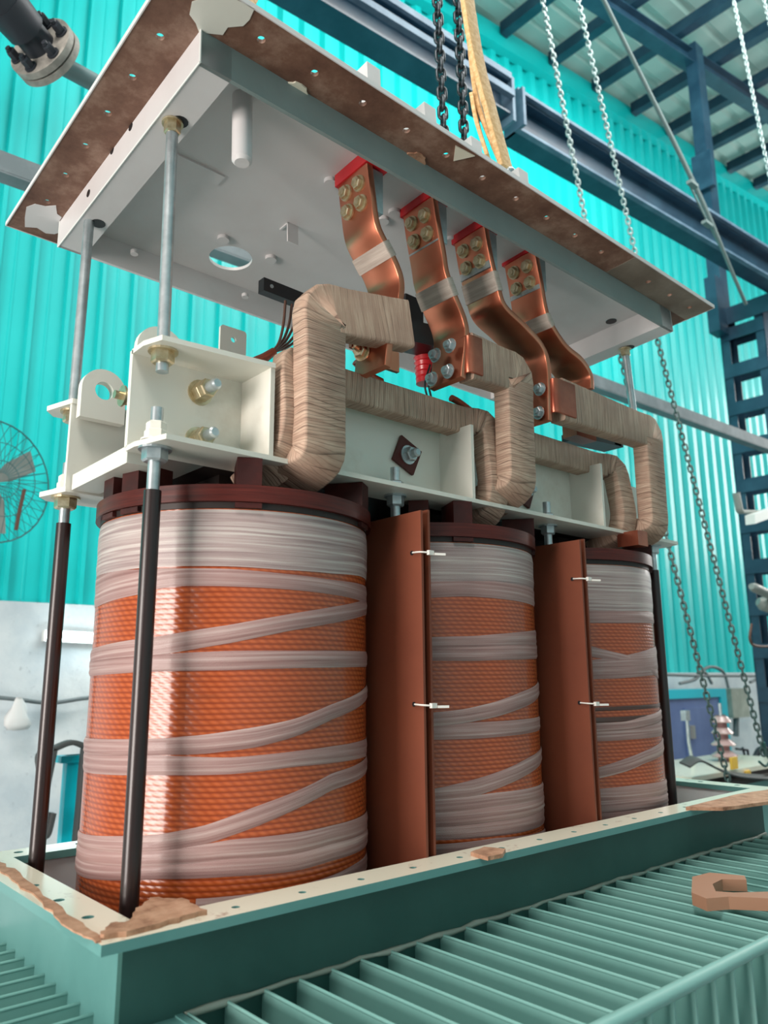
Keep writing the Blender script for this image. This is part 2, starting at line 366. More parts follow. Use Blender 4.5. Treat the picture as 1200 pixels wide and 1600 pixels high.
def fillet(pts, r, k=6):
    P = [np.array(p, float) for p in pts]; out = [P[0]]
    for i in range(1, len(P)-1):
        a, b, c = P[i-1:i+2]; d1 = a-b; d2 = c-b; l1 = np.linalg.norm(d1); l2 = np.linalg.norm(d2); rr = min(r, .48*l1, .48*l2)
        p0 = b+d1/l1*rr; p1 = b+d2/l2*rr
        for j in range(k+1): t = j/k; out.append((1-t)**2*p0+2*t*(1-t)*b+t*t*p1)
    out.append(P[-1]); return out
def densify(pts, step=.006):
    out = []
    for a, b in zip(pts, pts[1:]):
        a = np.array(a); b = np.array(b); n = max(1, int(np.linalg.norm(b-a)/step)); out += [a+(b-a)*i/n for i in range(n)]
    return out+[np.array(pts[-1])]
# ================================================================== SETTING
FZ = -1.55
def wy(x): return 4.6-.0466*x
def sheet(x0, x1, z0, z1, rib, pitch=.2, depth=.035):
    m = MB(); pr = []; x = x0
    while x < x1-1e-6:
        if rib == 'wide': prof = [(0, 0), (.012, 0), (.018, depth), (.042, depth), (.048, 0), (.118, 0), (.122, .004), (.132, .004), (.136, 0)]
        else: prof = [(0, 0), (.078, 0), (.104, depth), (.174, depth)]
        for a, d in prof: pr.append((x+a*pitch/.2, d))
        x += pitch
    pr.append((x1, 0))
    vs = []
    for (a, d) in pr: y = wy(a)-d; vs += [(a, y, z0), (a, y, z1)]
    m.add(vs, [(2*i, 2*i+2, 2*i+3, 2*i+1) for i in range(len(pr)-1)]); return m
XS = 2.75
def roofz(x): return 6.36+.097*(x-4.2)
ws = sheet(-5, XS, .415, 5.9, 'wide', .2); struct(ws, 'wall_back_left', 'wall')
ws = sheet(XS, 14, .035, 7.4, 'narrow', .2, .045); struct(ws, 'wall_back_right', 'wall')
m = MB(); m.prism([(-5, wy(-5)-.10, FZ), (XS, wy(XS)-.10, FZ), (XS, wy(XS)+.15, FZ), (-5, wy(-5)+.15, FZ)], (0, 0, .415-FZ)); struct(m, 'wall_back_lower_left', 'whitewall')
m = MB(); m.prism([(XS, wy(XS)-.06, FZ), (14, wy(14)-.06, FZ), (14, wy(14)+.15, FZ), (XS, wy(XS)+.15, FZ)], (0, 0, .035-FZ)); struct(m, 'wall_back_lower_right', 'whitewall')
m = MB(); m.box(-5, -5, FZ-.1, 14, 5, FZ); struct(m, 'floor', 'floor')
m = MB(); m.box(-5, -3.6, FZ, 14, -3.5, 6.8); struct(m, 'wall_front', 'whitewall')
# gutter / fascia along the wall head
m = MB(); m.prism([(2.75, wy(2.75)-.02, roofz(2.75)-.26), (14, wy(14)-.02, roofz(14)-.26), (14, wy(14)-.13, roofz(14)-.26), (2.75, wy(2.75)-.13, roofz(2.75)-.26)], (0, 0, .22)); struct(m, 'trim_1', 'wall')
# girts
KG = .635
def gy(x): return 4.6*KG-.0466*x
m = MB(); xa, xb, z = -3.5, 9.0, 2.85*KG
for (dy0, dy1, dz0, dz1) in ((-.035, -.105, -.008, 0), (-.035, -.105, .070, .078), (-.098, -.106, 0, .07)):
    m.prism([(xa, gy(xa)+dy0, z+dz0), (xb, gy(xb)+dy0, z+dz0), (xb, gy(xb)+dy1, z+dz0), (xa, gy(xa)+dy1, z+dz0)], (0, 0, dz1-dz0))
struct(m, 'trim_2', 'girt')
# roof
m = MB(); pr = []; y = -3.5
while y < 4.75: 
    for a, d in ((0, 0), (.16, 0), (.19, .035), (.23, .035)): pr.append((y+a, d))
    y += .26
vs = []
for (y, d) in pr: vs += [(-1, y, roofz(-1)+d), (14, y, roofz(14)+d)]
m.add(vs, [(2*i, 2*i+1, 2*i+3, 2*i+2) for i in range(len(pr)-1)]); struct(m, 'ceiling', 'roof')
def roofhit(u, v, dz=0):
    r = ray(u, v); a = 6.36-.097*4.2+dz; t = a/(r[2]-.097*r[0]); return r*t
bx = [roofhit(*p)[0] for p in ((756, 62), (825, 102), (882, 137), (940, 172), (992, 200), (1050, 237), (1105, 262), (1160, 290))]
dxm = (bx[-1]-bx[0])/7
for k in range(-1, 12):
    x = bx[0]+k*dxm; m = MB(); z = roofz(x)
    m.box(x-.05, -3, z-.14, x+.05, wy(x)-.14, z-.01); o = m.build('purlin', 'navy'); tag(o, None, None, kind='structure'); o.name = 'trim_%d' % (k+4)
# roof rafter
a = roofhit(935, -10, -.22); b = roofhit(1215, 176, -.22); d = (b-a)/np.linalg.norm(b-a); a = a-d*1.5; b = b+d*4
m = MB(); nrm = np.cross(d, (0, 0, 1)); nrm /= np.linalg.norm(nrm); up = np.cross(nrm, d)
m.obox((a+b)/2, (b-a)/2, nrm*.07, up*.006); m.obox((a+b)/2-up*.16, (b-a)/2, nrm*.07, up*.006); m.obox((a+b)/2-up*.08, (b-a)/2, nrm*.006, up*.08)
o = m.build('trim_20', 'navy'); o['kind'] = 'structure'
# ------------------------------------------------------------------ crane runway beam
def ibeam(m, a, b, h, w, t=.02):
    a = np.array(a, float); b = np.array(b, float); d = (b-a)/np.linalg.norm(b-a); n = np.array([-d[1], d[0], 0]); c = (a+b)/2
    m.obox(c-[0, 0, t/2], (b-a)/2, n*w/2, (0, 0, t/2)); m.obox(c-[0, 0, h-t/2], (b-a)/2, n*w/2, (0, 0, t/2)); m.obox(c-[0, 0, h/2], (b-a)/2, n*t/2, (0, 0, h/2-t))
ZB = 3.75
p0 = pl(560, 0, z=ZB); p1 = pl(1200, 397, z=ZB); dd = (p1-p0)/np.linalg.norm(p1-p0)
bj = p0+dd*((pl(800, 150, z=ZB)-p0)@dd)
cb = thing('crane_runway_beam', bj-[0, 0, .3], 'long dark blue steel runway beam running above the cyan wall to the laced column', 'beam')
nb = np.array([-dd[1], dd[0], 0])
m = MB(); ibeam(m, bj+nb*.06, p1+dd*3+nb*.06, .27, .15, .014); m.build('beam_web', 'navy', cb)
m = MB(); m.obox((bj+p1+dd*3)/2+[0, 0, .02], (p1+dd*3-bj)/2, nb*.05, (0, 0, .012)); m.build('rail', 'bluegrey', cb)
m = MB(); m.obox((bj+p1+dd*3)/2-nb*.02-[0, 0, .262], (p1+dd*3-bj)/2, nb*.02, (0, 0, .010)); m.build('lower_flange', 'bluegrey', cb)
cb = thing('crane_runway_beam', p0-[0, 0, .3], 'near blue grey runway beam ending at the beam joint beside the sling', 'beam')
m = MB(); ibeam(m, p0-dd*4, bj-dd*.12, .25, .17, .014); m.build('beam_web', 'navy', cb)
m = MB(); q = (p0-dd*4+bj-dd*.12)/2; hv = (bj-dd*.12-p0+dd*4)/2; m.obox(q-nb*.09+[0, 0, .012], hv, nb*.02, (0, 0, .022)); m.build('rail', 'bluegrey', cb)
m = MB(); m.obox(q-nb*.11-[0, 0, .13], hv, nb*.02, (0, 0, .022)); m.build('conductor_rail', 'bluegrey', cb)
m = MB(); m.obox(bj-dd*.10-[0, 0, .14], dd*.012, nb*.1, (0, 0, .16)); m.obox(bj+dd*.01-[0, 0, .13], dd*.012, nb*.09, (0, 0, .14)); m.build('joint_plate', 'bluegrey', cb)
# ------------------------------------------------------------------ laced column
CX = 7.19; yF, yN = 3.13, 2.72; ZC = 3.42
col = thing('laced_column', (CX, yF, FZ), 'dark blue laced steel column with square openings against the cyan wall', 'column')
def chan(m, x, y, z0, z1, w, d, t=.01, s=1):
    m.box(x-w/2, y-t/2, z0, x+w/2, y+t/2, z1); m.box(x-w/2, min(y, y+s*d), z0, x-w/2+t, max(y, y+s*d), z1); m.box(x+w/2-t, min(y, y+s*d), z0, x+w/2, max(y, y+s*d), z1)
m = MB(); chan(m, CX, yF, FZ, ZC, .17, .08, s=-1); m.build('chord', 'navy', col)
m = MB(); chan(m, CX, yN, FZ, ZC, .17, .08, s=1); m.build('chord', 'navy', col)
z = FZ+.2
while z < ZC-.15:
    m = MB(); m.box(CX-.096, yN, z, CX-.085, yF, z+.125); m.box(CX+.085, yN, z, CX+.096, yF, z+.125); m.build('batten_plate', 'navy', col); z += .375
m = MB(); m.box(CX-.12, yN-.1, ZC, CX+.12, yF+.05, ZC+.05); m.box(CX-.12, yN-.08, ZC-.12, CX-.105, yF+.05, ZC); m.box(CX-.28, yF-.09, ZC-.22, CX-.10, yF+.02, ZC+.35); m.build('cap_bracket', 'navy', col)
a = pl(1092, 100, x=7.12); b = pl(1120, 395, x=7.12)
m = MB(); m.box(7.04, a[1]-.02, ZC+.05, 7.20, a[1]+.10, roofz(7.1)-.15); m.build('upper_post', 'navy', col)
m = MB(); m.box(6.98, a[1]-.08, 4.75, 7.04, a[1]+.12, 5.15); m.build('gusset', 'navy', col)
# rope going down from the roof
a = pl(938, -10, y=2.25); b = pl(1085, 290, y=2.32); c = pl(1150, 440, y=2.38); d = pl(1165, 475, y=2.42)
m = MB(); m.path(smooth([a, b, c, d]), .015, 8); m.path(smooth([a, b+[.04, 0, 0], c]), .011, 6); m.path(smooth([b+[-.0, .0, 0], b+[.06, .05, .02], c+[.0, 0, .03]]), .008, 5)
for q in (pl(1082, 288, y=2.25), pl(1105, 350, y=2.32)): m.obox(q, (.05, 0, 0), (0, .02, 0), (0, 0, .012))
tag(m.build('hanging_rope', 'rope'), 'twisted grey rope stretched diagonally from the roof to the laced column', 'rope')
# wall light fitting on the bracket (right edge)
lf = thing('lamp_fitting', pl(1190, 815, y=2.4), 'white tube light fitting on a bracket at the right edge in front of the column', 'lamp')
a = pl(1172, 812, y=2.4); b = pl(1290, 770, y=2.4)
m = MB(); m.obox((a+b)/2, (b-a)/2, (0, .035, 0), (0, 0, .035)); m.build('housing', 'fitting', lf)
m = MB(); q1, q2, q3 = pl(1150, 770, y=2.45), pl(1156, 800, y=2.45), pl(1225, 800, y=2.45); m.bar(fillet([q1, q2, q3], .03), (0, 1, 0), .05, .025); m.build('bracket_arm', 'fan', lf)
# ================================================================== left background
tl = thing('tube_lamp', pl(110, 994, y=4.25), 'glowing white tube lamp on the white wall behind the left rods', 'lamp')
a = pl(74, 993, y=4.37); b = pl(215, 1000, y=4.37)
m = MB(); m.tube(a, b, .02, 12); m.build('tube', 'light', tl)
m = MB(); m.obox((a+b)/2+[0, .035, 0], (b-a)/2*1.04, (0, .022, 0), (0, 0, .03)); m.build('housing', 'fitting', tl)
yw = 4.36
m = MB(); m.path(smooth([pl(-60, 1085, y=yw), pl(20, 1092, y=yw), pl(80, 1098, y=yw), pl(150, 1090, y=yw), pl(220, 1100, y=yw)]), .012, 6); tag(m.build('wall_cable', 'cable'), 'grey cable sagging along the white wall at the left', 'cable')
m = MB(); c = pl(28, 1113, y=4.3); n = 14; vs = []; lv = [(.012, .075), (.02, .06), (.035, .03), (.055, -.02), (.065, -.06), (.05, -.085), (.01, -.09)]
for (r_, dz) in lv:
    for k in range(n): q = 2*PI*k/n; w = r_*(1+.18*math.sin(3*q+dz*60)); vs.append((c[0]+w*math.cos(q), c[1]+.5*w*math.sin(q), c[2]+dz))
fs = [(i*n+k, i*n+(k+1) % n, (i+1)*n+(k+1) % n, (i+1)*n+k) for i in range(len(lv)-1) for k in range(n)]+[tuple(range(n))]
m.add(vs, fs, None, 0, True); tag(m.build('plastic_bag', 'bag'), 'small white plastic bag hanging from the wall cable at the left', 'bag')
# teal stand with belts
YB = 3.6
st = thing('tool_stand', pl(115, 1310, y=YB), 'teal upright stand behind the far left tie rod', 'stand')
m = MB(); q = pl(104, 1300, y=YB); q2 = pl(118, 1180, y=YB); m.box(q[0]-.02, YB, FZ, q[0]+.06, YB+.05, q2[2]); m.box(q[0]+.1, YB, FZ, q[0]+.13, YB+.05, q2[2]); m.build('post', 'cyanpaint', st)
m = MB(); m.box(q[0]-.05, YB-.01, q2[2]-.03, q[0]+.2, YB+.06, q2[2]); m.build('top_rail', 'cyanpaint', st)
for pts, lab in (([(66, 1215), (62, 1180), (88, 1168), (112, 1160), (135, 1168), (150, 1180)], 'flat dark belt draped over the top of the teal stand'), ([(84, 1170), (76, 1210), (66, 1255), (58, 1295), (72, 1305), (82, 1270)], 'looped dark belt hanging left of the teal stand'), ([(132, 1170), (128, 1210), (124, 1260), (118, 1320)], 'dark belt hanging down right of the teal stand by the big winding')):
    m = MB(); m.bar(smooth([pl(u, v, y=YB-.05) for u, v in pts]), (0, 1, 0), .05, .022); tag(m.build('lifting_belt', 'belt'), lab, 'belt', None)
# fan left
def fan(name, c, axis, R, label, blades=3):
    c = np.array(c, float); axis = np.array(axis, float); axis /= np.linalg.norm(axis)
    a = np.cross(axis, (0, 0, 1)); a /= np.linalg.norm(a); b = np.cross(a, axis)
    t = thing(name, c, label, 'fan'); m = MB()
    for k in range(36):
        q = 2*PI*k/36; w = a*math.cos(q)+b*math.sin(q)
        m.path([c+axis*.08+w*.03, c+axis*.075+w*R*.6, c+axis*.02+w*R], .0016, 4); m.path([c-axis*.06+w*.03, c-axis*.04+w*R*.7, c+axis*.02+w*R], .0016, 4)
    for rr, off, th in ((R, .02, .004), (R*.6, .075, .002), (R*.3, .08, .002)):
        m.path([c+axis*off+(a*math.cos(2*PI*k/32)+b*math.sin(2*PI*k/32))*rr for k in range(32)], th, 5, True)
    m.build('wire_guard', 'fanwire', t)
    m = MB(); m.tube(c-axis*.16, c-axis*.03, .055, 16, .045); m.tube(c-axis*.2, c-axis*.16, .03, 16, .055); m.build('motor_housing', 'fan', t)
    for k in range(blades):
        q = 2*PI*k/blades+.4; w = a*math.cos(q)+b*math.sin(q); w2 = -a*math.sin(q)+b*math.cos(q); m = MB()
        P0 = [c+w*.03-w2*.02, c+w*.10-w2*.05+axis*.015, c+w*R*.85-w2*.05+axis*.02, c+w*R*.85+w2*.06-axis*.015, c+w*.10+w2*.045-axis*.012, c+w*.03+w2*.02]
        m.prism(P0, axis*.003); m.build('blade', 'fan', t)
    return t
c = pl(-12, 752, y=4.0); fl = fan('wall_fan', c, (.35, -1, 0), .30, 'round wall fan with wire guard cut off at the left edge', 3)
m = MB(); m.bar([pl(38, 765, y=3.86), pl(30, 800, y=3.86), pl(25, 828, y=3.86)], (1, 0, 0), .014, .02); m.build('pull_tab', 'wire', fl)
m = MB(); m.tube(c+[0, .16, 0], [c[0], wy(c[0]), c[2]], .02); m.build('wall_arm', 'fan', fl)
c = pl(1222, 955, y=2.45); fr = fan('wall_fan', c, (.75, -.5, -.35), .12, 'grey motor and guard of a wall fan at the right edge', 3)
m = MB(); a = pl(1178, 918, y=2.45); b = pl(1215, 935, y=2.45); m.tube(a, b, .034, 16); m.tube(a-(b-a)*.1, a, .022, 16, .034); m.build('motor_cover', 'fan', fr)
m = MB(); m.path(smooth([pl(1174, 975, y=2.45), pl(1172, 1000, y=2.45), pl(1186, 1010, y=2.45), pl(1240, 1008, y=2.45)]), .010, 6); m.build('bracket_arm', 'wire', fr)
# pipe with flange top-left
pf = thing('pipe_flange', pl(70, 70, y=2.3), 'weathered round bolted pipe flange at the top left corner', 'pipe')
cA = pl(62, 72, y=2.3); axp = np.array([.85, .50, -.12]); axp /= np.linalg.norm(axp)
for k, rr in ((0, .112), (.028, .112)):
    m = MB(); m.tube(cA+axp*k, cA+axp*(k+.022), rr, 40); m.build('flange_disc', 'pipeflange', pf)
a_ = np.cross(axp, (0, 0, 1)); a_ /= np.linalg.norm(a_); b_ = np.cross(a_, axp)
for k in range(6):
    q = 2*PI*k/6+.35; w = (a_*math.cos(q)+b_*math.sin(q))*.085; m = MB(); m.hexnut(cA+w, -axp, .016, .03); m.tube(cA+w-axp*.03, cA+w-axp*.045, .009, 8); m.build('bolt', 'castiron', pf)
m = MB(); m.tube(cA-axp*.06, cA, .05, 24, .052); m.tube(cA-axp*.16, cA-axp*.06, .068, 24, .062); m.tube(cA-axp*.6, cA-axp*.16, .055, 24, .066); m.build('valve_body', 'castiron', pf)
m = MB(); q = cA+axp*.05; q2 = pl(620, 385, y=2.4); m.tube(q, q2, .030, 16); m.build('pipe', 'pipe', pf)
# ================================================================== right background
YR = 3.85
def bxf(m, u0, v0, u1, v1, y, d):
    a = pl(u0, v0, y=y); b = pl(u1, v1, y=y); m.box(min(a[0], b[0]), y, min(a[2], b[2]), max(a[0], b[0]), y+d, max(a[2], b[2])); return a, b
cbn = thing('electrical_cabinet', pl(1085, 1220, y=YR), 'blue steel cabinet in a cyan frame against the far white wall', 'cabinet')
a = pl(1000, 1085, y=YR); b = pl(1122, 1080, y=YR); zt = a[2]
m = MB(); m.box(a[0], YR, FZ, b[0], YR+.25, zt-.05); m.build('body', 'cabinet', cbn)
m = MB(); m.box(a[0]-.05, YR-.02, zt-.05, b[0]+.13, YR+.25, zt+.03); m.box(b[0]+.01, YR-.02, FZ, b[0]+.13, YR+.25, zt-.05); m.build('frame', 'cyanpaint', cbn)
m = MB(); m.box(b[0]-.72, YR-.015, FZ+.1, b[0]-.06, YR-.001, zt-.14); dr = m.build('door', 'cabinet', cbn)
m = MB(); m.box(b[0]-.66, YR-.05, zt-.42, b[0]-.62, YR-.016, zt-.30); m.build('handle', 'fan', dr)
m = MB(); m.box(b[0]-.16, YR-.05, zt-.24, b[0]+.0, YR-.016, zt-.22); m.box(b[0]-.16, YR-.05, zt-.36, b[0]+.0, YR-.016, zt-.34); m.build('latch', 'cable', dr)
jb = thing('junction_box', pl(1155, 1120, y=YR), 'beige metal junction box on the far white wall above the insulator', 'box')
m = MB(); bxf(m, 1142, 1076, 1172, 1120, 3.9, .2); m.build('body', 'boxgrey', jb)
m = MB(); m.tube(pl(1150, 1120, y=3.95), pl(1150, 1150, y=3.95), .03, 10); m.build('conduit', 'cable', jb)
for pts, lab in (([(1090, 1052), (1110, 1042), (1130, 1050), (1138, 1075)], 'black cable looping over the cyan cabinet frame'), ([(1172, 1066), (1190, 1058), (1215, 1050)], 'thin black cable rising right from the junction box'), ([(1036, 1054), (1100, 1056), (1160, 1056), (1230, 1057)], 'grey cable along the foot of the far cyan sheeting'), ([(1062, 1068), (1085, 1062), (1100, 1050), (1112, 1068)], 'tangled grey cable on top of the blue cabinet')):
    m = MB(); m.path(smooth([pl(u, v, y=3.85) for u, v in pts]), .016, 6); tag(m.build('cable', 'cable'), lab, 'cable')
# second transformer tank beyond with insulator
ot = thing('far_tank', pl(1130, 1230, y=2.7), 'pale tank top with rusty flange strips beyond the right end of the green tank', 'tank')
ZT = pl(1130, 1203, y=2.6)[2]
aL = pl(1068, 1200, y=2.6); 
m = MB(); m.box(aL[0], 2.55, ZT-.03, aL[0]+1.6, 3.15, ZT); m.build('cover_plate', 'rimtop', ot)
m = MB(); m.box(aL[0]+.02, 2.56, ZT-.06, aL[0]+1.6, 2.6, ZT-.03); m.box(aL[0]-.02, 2.50, ZT-.09, aL[0]+1.6, 3.2, ZT-.06); m.build('flange', 'core', ot)
m = MB(); m.box(aL[0]+.02, 2.54, FZ, aL[0]+1.55, 3.1, ZT-.09); m.build('wall', 'teal', ot)
ic = pl(1134, 1202, y=2.85); ins = thing('bushing_insulator', ic, 'pink ribbed porcelain insulator standing on the far tank', 'insulator')
zt = pl(1129, 1118, y=2.85)[2]; H = zt-ZT
m = MB(); m.tube((ic[0], 2.85, ZT), (ic[0], 2.85, zt), .045, 20, .036); m.build('core', 'maroon', ins)
for k in range(4):
    zz = ZT+H*(.12+.25*k); rr = .10-.010*k; m = MB(); m.tube((ic[0], 2.85, zz), (ic[0], 2.85, zz+.038), rr, 24, .045); m.tube((ic[0], 2.85, zz-.008), (ic[0], 2.85, zz), rr*.9, 24, rr); m.build('shed', 'porcelain', ins)
m = MB(); m.tube((ic[0], 2.85, zt), (ic[0], 2.85, zt+.09), .012, 10); m.build('terminal', 'zinc', ins)
for (u, v, s_, lab) in ((1142, 1192, .05, 'yellow tag lying beside the foot of the pink insulator'), (1164, 1211, .04, 'small yellow tag on the rusty flange strip of the far tank')):
    p = pl(u, v, y=2.56); m = MB(); m.obox(p+[0, -.02, 0], (s_, .004, 0), (0, .008, .0), (.0, 0, s_*.75)); tag(m.build('tag', 'yellow'), lab, 'tag')
m = MB(); m.bar(smooth([pl(u, v, y=2.5) for u, v in ((1070, 1195), (1085, 1186), (1100, 1190), (1125, 1203), (1160, 1212), (1230, 1216))]), (0, 1, .4), .07, .012); tag(m.build('webbing_belt', 'belt'), 'flat grey webbing belt lying across the far tank top', 'belt')
m = MB(); m.path([pl(1073, 1120, y=2.9), pl(1076, 1160, y=2.9), pl(1084, 1200, y=2.9)], .012, 8); m.obox(pl(1071, 1118, y=2.9), (.03, 0, 0), (0, .02, 0), (0, 0, .035)); tag(m.build('steel_rod', 'zinc'), 'thin steel rod standing in front of the blue cabinet', 'rod')
m = MB()
for pts in ([(1150, 1170), (1168, 1172), (1170, 1185)], [(1160, 1168), (1166, 1188)], [(1176, 1187), (1184, 1172), (1215, 1168)]): m.path([pl(u, v, y=3.0) for u, v in pts], .01, 6)
m.path(smooth([pl(1178, 1188, y=3.0), pl(1190, 1170, y=3.0), pl(1215, 1180, y=3.0)]), .025, 8); tag(m.build('steel_fitting', 'castiron'), 'dark bent steel fitting on the far tank at the right edge', 'fitting')
# ================================================================== TANK
KS = .28/.29; ZR = -.28; TX0, TX1, TY0, TY1 = .388*KS, 2.21*KS, .926*KS, 1.53*KS; TW = .062
tank = thing('transformer_tank', ((TX0+TX1)/2, (TY0+TY1)/2, FZ), 'teal green transformer tank with cream rim and rows of cooling fins', 'tank')
m = MB(); th = .012
xs = list(np.arange(TX0+.08, TX1-.05, .102))
m.strip(TX0, TX1, TY0, TY0+TW, ZR-th, ZR, xs, TY0+.028, .0055, 0, 1); m.strip(TX0, TX1, TY1-TW, TY1, ZR-th, ZR, xs, TY1-.028, .0075, 0, 1)
ys = list(np.arange(TY0+TW+.05, TY1-TW, .1)); m.strip(TY0+TW, TY1-TW, TX0, TX0+TW, ZR-th, ZR, ys, TX0+.028, .0075, 0, 1, 'y'); m.strip(TY0+TW, TY1-TW, TX1-TW, TX1, ZR-th, ZR, ys, TX1-.028, .0075, 0, 1, 'y')
m.build('rim_flange', 'teal', tank, ['rimtop'])
ix0, ix1, iy0, iy1 = TX0+TW-.006, TX1-TW+.006, TY0+TW-.006, TY1-TW+.006; ZB_ = -1.35
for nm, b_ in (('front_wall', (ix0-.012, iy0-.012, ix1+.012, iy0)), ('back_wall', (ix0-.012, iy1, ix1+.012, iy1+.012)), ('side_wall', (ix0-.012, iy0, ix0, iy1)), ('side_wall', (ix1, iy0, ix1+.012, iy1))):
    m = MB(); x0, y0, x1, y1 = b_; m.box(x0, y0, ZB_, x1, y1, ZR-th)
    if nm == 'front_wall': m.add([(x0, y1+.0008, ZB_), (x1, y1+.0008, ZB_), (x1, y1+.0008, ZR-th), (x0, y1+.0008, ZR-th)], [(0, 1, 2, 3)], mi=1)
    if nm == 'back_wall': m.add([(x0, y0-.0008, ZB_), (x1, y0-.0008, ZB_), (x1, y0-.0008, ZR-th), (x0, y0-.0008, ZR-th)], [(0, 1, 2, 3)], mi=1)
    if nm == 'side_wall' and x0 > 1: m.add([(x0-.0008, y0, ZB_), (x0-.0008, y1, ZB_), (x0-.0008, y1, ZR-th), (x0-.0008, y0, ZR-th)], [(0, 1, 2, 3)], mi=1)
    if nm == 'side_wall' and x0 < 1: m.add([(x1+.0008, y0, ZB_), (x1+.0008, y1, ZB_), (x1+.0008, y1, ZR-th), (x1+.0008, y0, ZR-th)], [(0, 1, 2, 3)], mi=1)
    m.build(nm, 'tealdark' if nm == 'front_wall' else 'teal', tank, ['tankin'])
m = MB(); m.box(ix0-.012, iy0-.012, ZB_-.02, ix1+.012, iy1+.012, ZB_); m.build('bottom_plate', 'teal', tank)
m = MB(); m.box(.5, .9, FZ, .6, 1.45, ZB_-.02); m.box(1.9, .9, FZ, 2.0, 1.45, ZB_-.02); m.build('skid', 'teal', tank)
ZF = -.405*KS; FO = .60*KS
def fin(m, p0, p1, nrm, z0, z1, t=.0016):   # thin hollow looking fin with crimped edges
    p0 = np.array(p0); p1 = np.array(p1); nrm = np.array(nrm)
    c = (p0+p1)/2; m.obox((c[0], c[1], (z0+z1)/2), ((p1-p0)[0]/2, (p1-p0)[1]/2, 0), (nrm[0]*t, nrm[1]*t, 0), (0, 0, (z1-z0)/2))
    m.tube((p0[0], p0[1], z1), (p1[0], p1[1], z1), t*1.5, 8)
x = .503
while x < 2.12:
    m = MB(); fin(m, (x, iy0-.012), (x, FO), (1, 0), ZF-.72, ZF); m.build('cooling_fin', 'fin', tank); x += .054
y = .60
m = MB(); m.box(.488, FO-.008, ZF-.75, .498, iy0-.012, ZF+.002); m.box(ix0-.012, iy0-.10, ZF-.72, .492, iy0-.012, ZF-.0); m.build('corner_plate', 'teal', tank)
m = MB(); m.tube((.485, FO, ZF+.002), (2.13, FO, ZF+.002), .0095, 12); m.build('fin_rail', 'fin', tank)
m = MB(); m.tube((.485, FO, ZF-.72), (2.13, FO, ZF-.72), .0095, 12); m.build('fin_rail', 'fin', tank)
y = .925
while y < 1.46:
    m = MB(); fin(m, (ix0-.012, y), (.10, y), (0, 1), ZF-.72, ZF); m.build('cooling_fin', 'fin', tank); y += .043
m = MB(); m.path([(.5+.03*k, iy0-.013+random.uniform(-.002, .002), ZF+.001+random.uniform(-.0015, .0015)) for k in range(54)], [.0025+.003*random.random() for k in range(54)], 6)
m.build('weld_bead', 'boxgrey', tank)
# gaskets on the rim
def slab(pxs, z, th, name, mt, lab, cat, jag=0):
    P = [pl(u, v, z=z) for u, v in pxs]; out = []
    for i, p in enumerate(P):
        q = P[(i+1) % len(P)]; n = 5 if jag else 1
        for k in range(n): w = p+(q-p)*k/n; out.append(w+np.array([random.uniform(-jag, jag), random.uniform(-jag, jag), 0]))
    area2 = sum(out[i][0]*out[(i+1) % len(out)][1]-out[(i+1) % len(out)][0]*out[i][1] for i in range(len(out)))
    if area2 < 0: out = out[::-1]
    m = MB(); m.prism(out, (0, 0, th)); return tag(m.build(name, mt), lab, cat)
slab([(152, 1469), (176, 1450), (203, 1448), (213, 1426), (238, 1410), (286, 1411), (322, 1430), (280, 1442), (200, 1463)], ZR, .006, 'gasket_piece', 'gasket', 'torn brown cork gasket piece on the near left corner of the tank rim', 'gasket', .003)
slab([(735, 1337), (757, 1329), (790, 1332), (786, 1340), (762, 1345)], ZR, .006, 'gasket_piece', 'gasket', 'small brown gasket scrap on the middle of the front rim', 'gasket', .001)
slab([(1072, 1266), (1150, 1246), (1215, 1236), (1300, 1226), (1240, 1252), (1130, 1267)], ZR, .007, 'gasket_piece', 'gasket', 'long brown gasket strip on the right end of the front rim', 'gasket', .0015)
slab([(158, 1468), (120, 1440), (60, 1392), (20, 1360), (-10, 1342), (-10, 1352), (30, 1382), (70, 1420), (110, 1452), (150, 1476)], ZR, .002, 'gasket_piece', 'gasket', 'ragged brown gasket residue along the left edge of the tank rim', 'gasket', .004)
# wooden wrench-like fork lying on the fins
q = [(1083, 1388), (1110, 1381), (1165, 1386), (1168, 1393), (1130, 1392), (1115, 1400), (1120, 1412), (1148, 1414), (1230, 1412), (1230, 1425), (1140, 1421), (1105, 1424), (1082, 1414)]
slab(q, ZF+.006, .02, 'wooden_fork', 'woodhandle', 'small brown fork shaped tool lying on the cooling fins', 'tool')
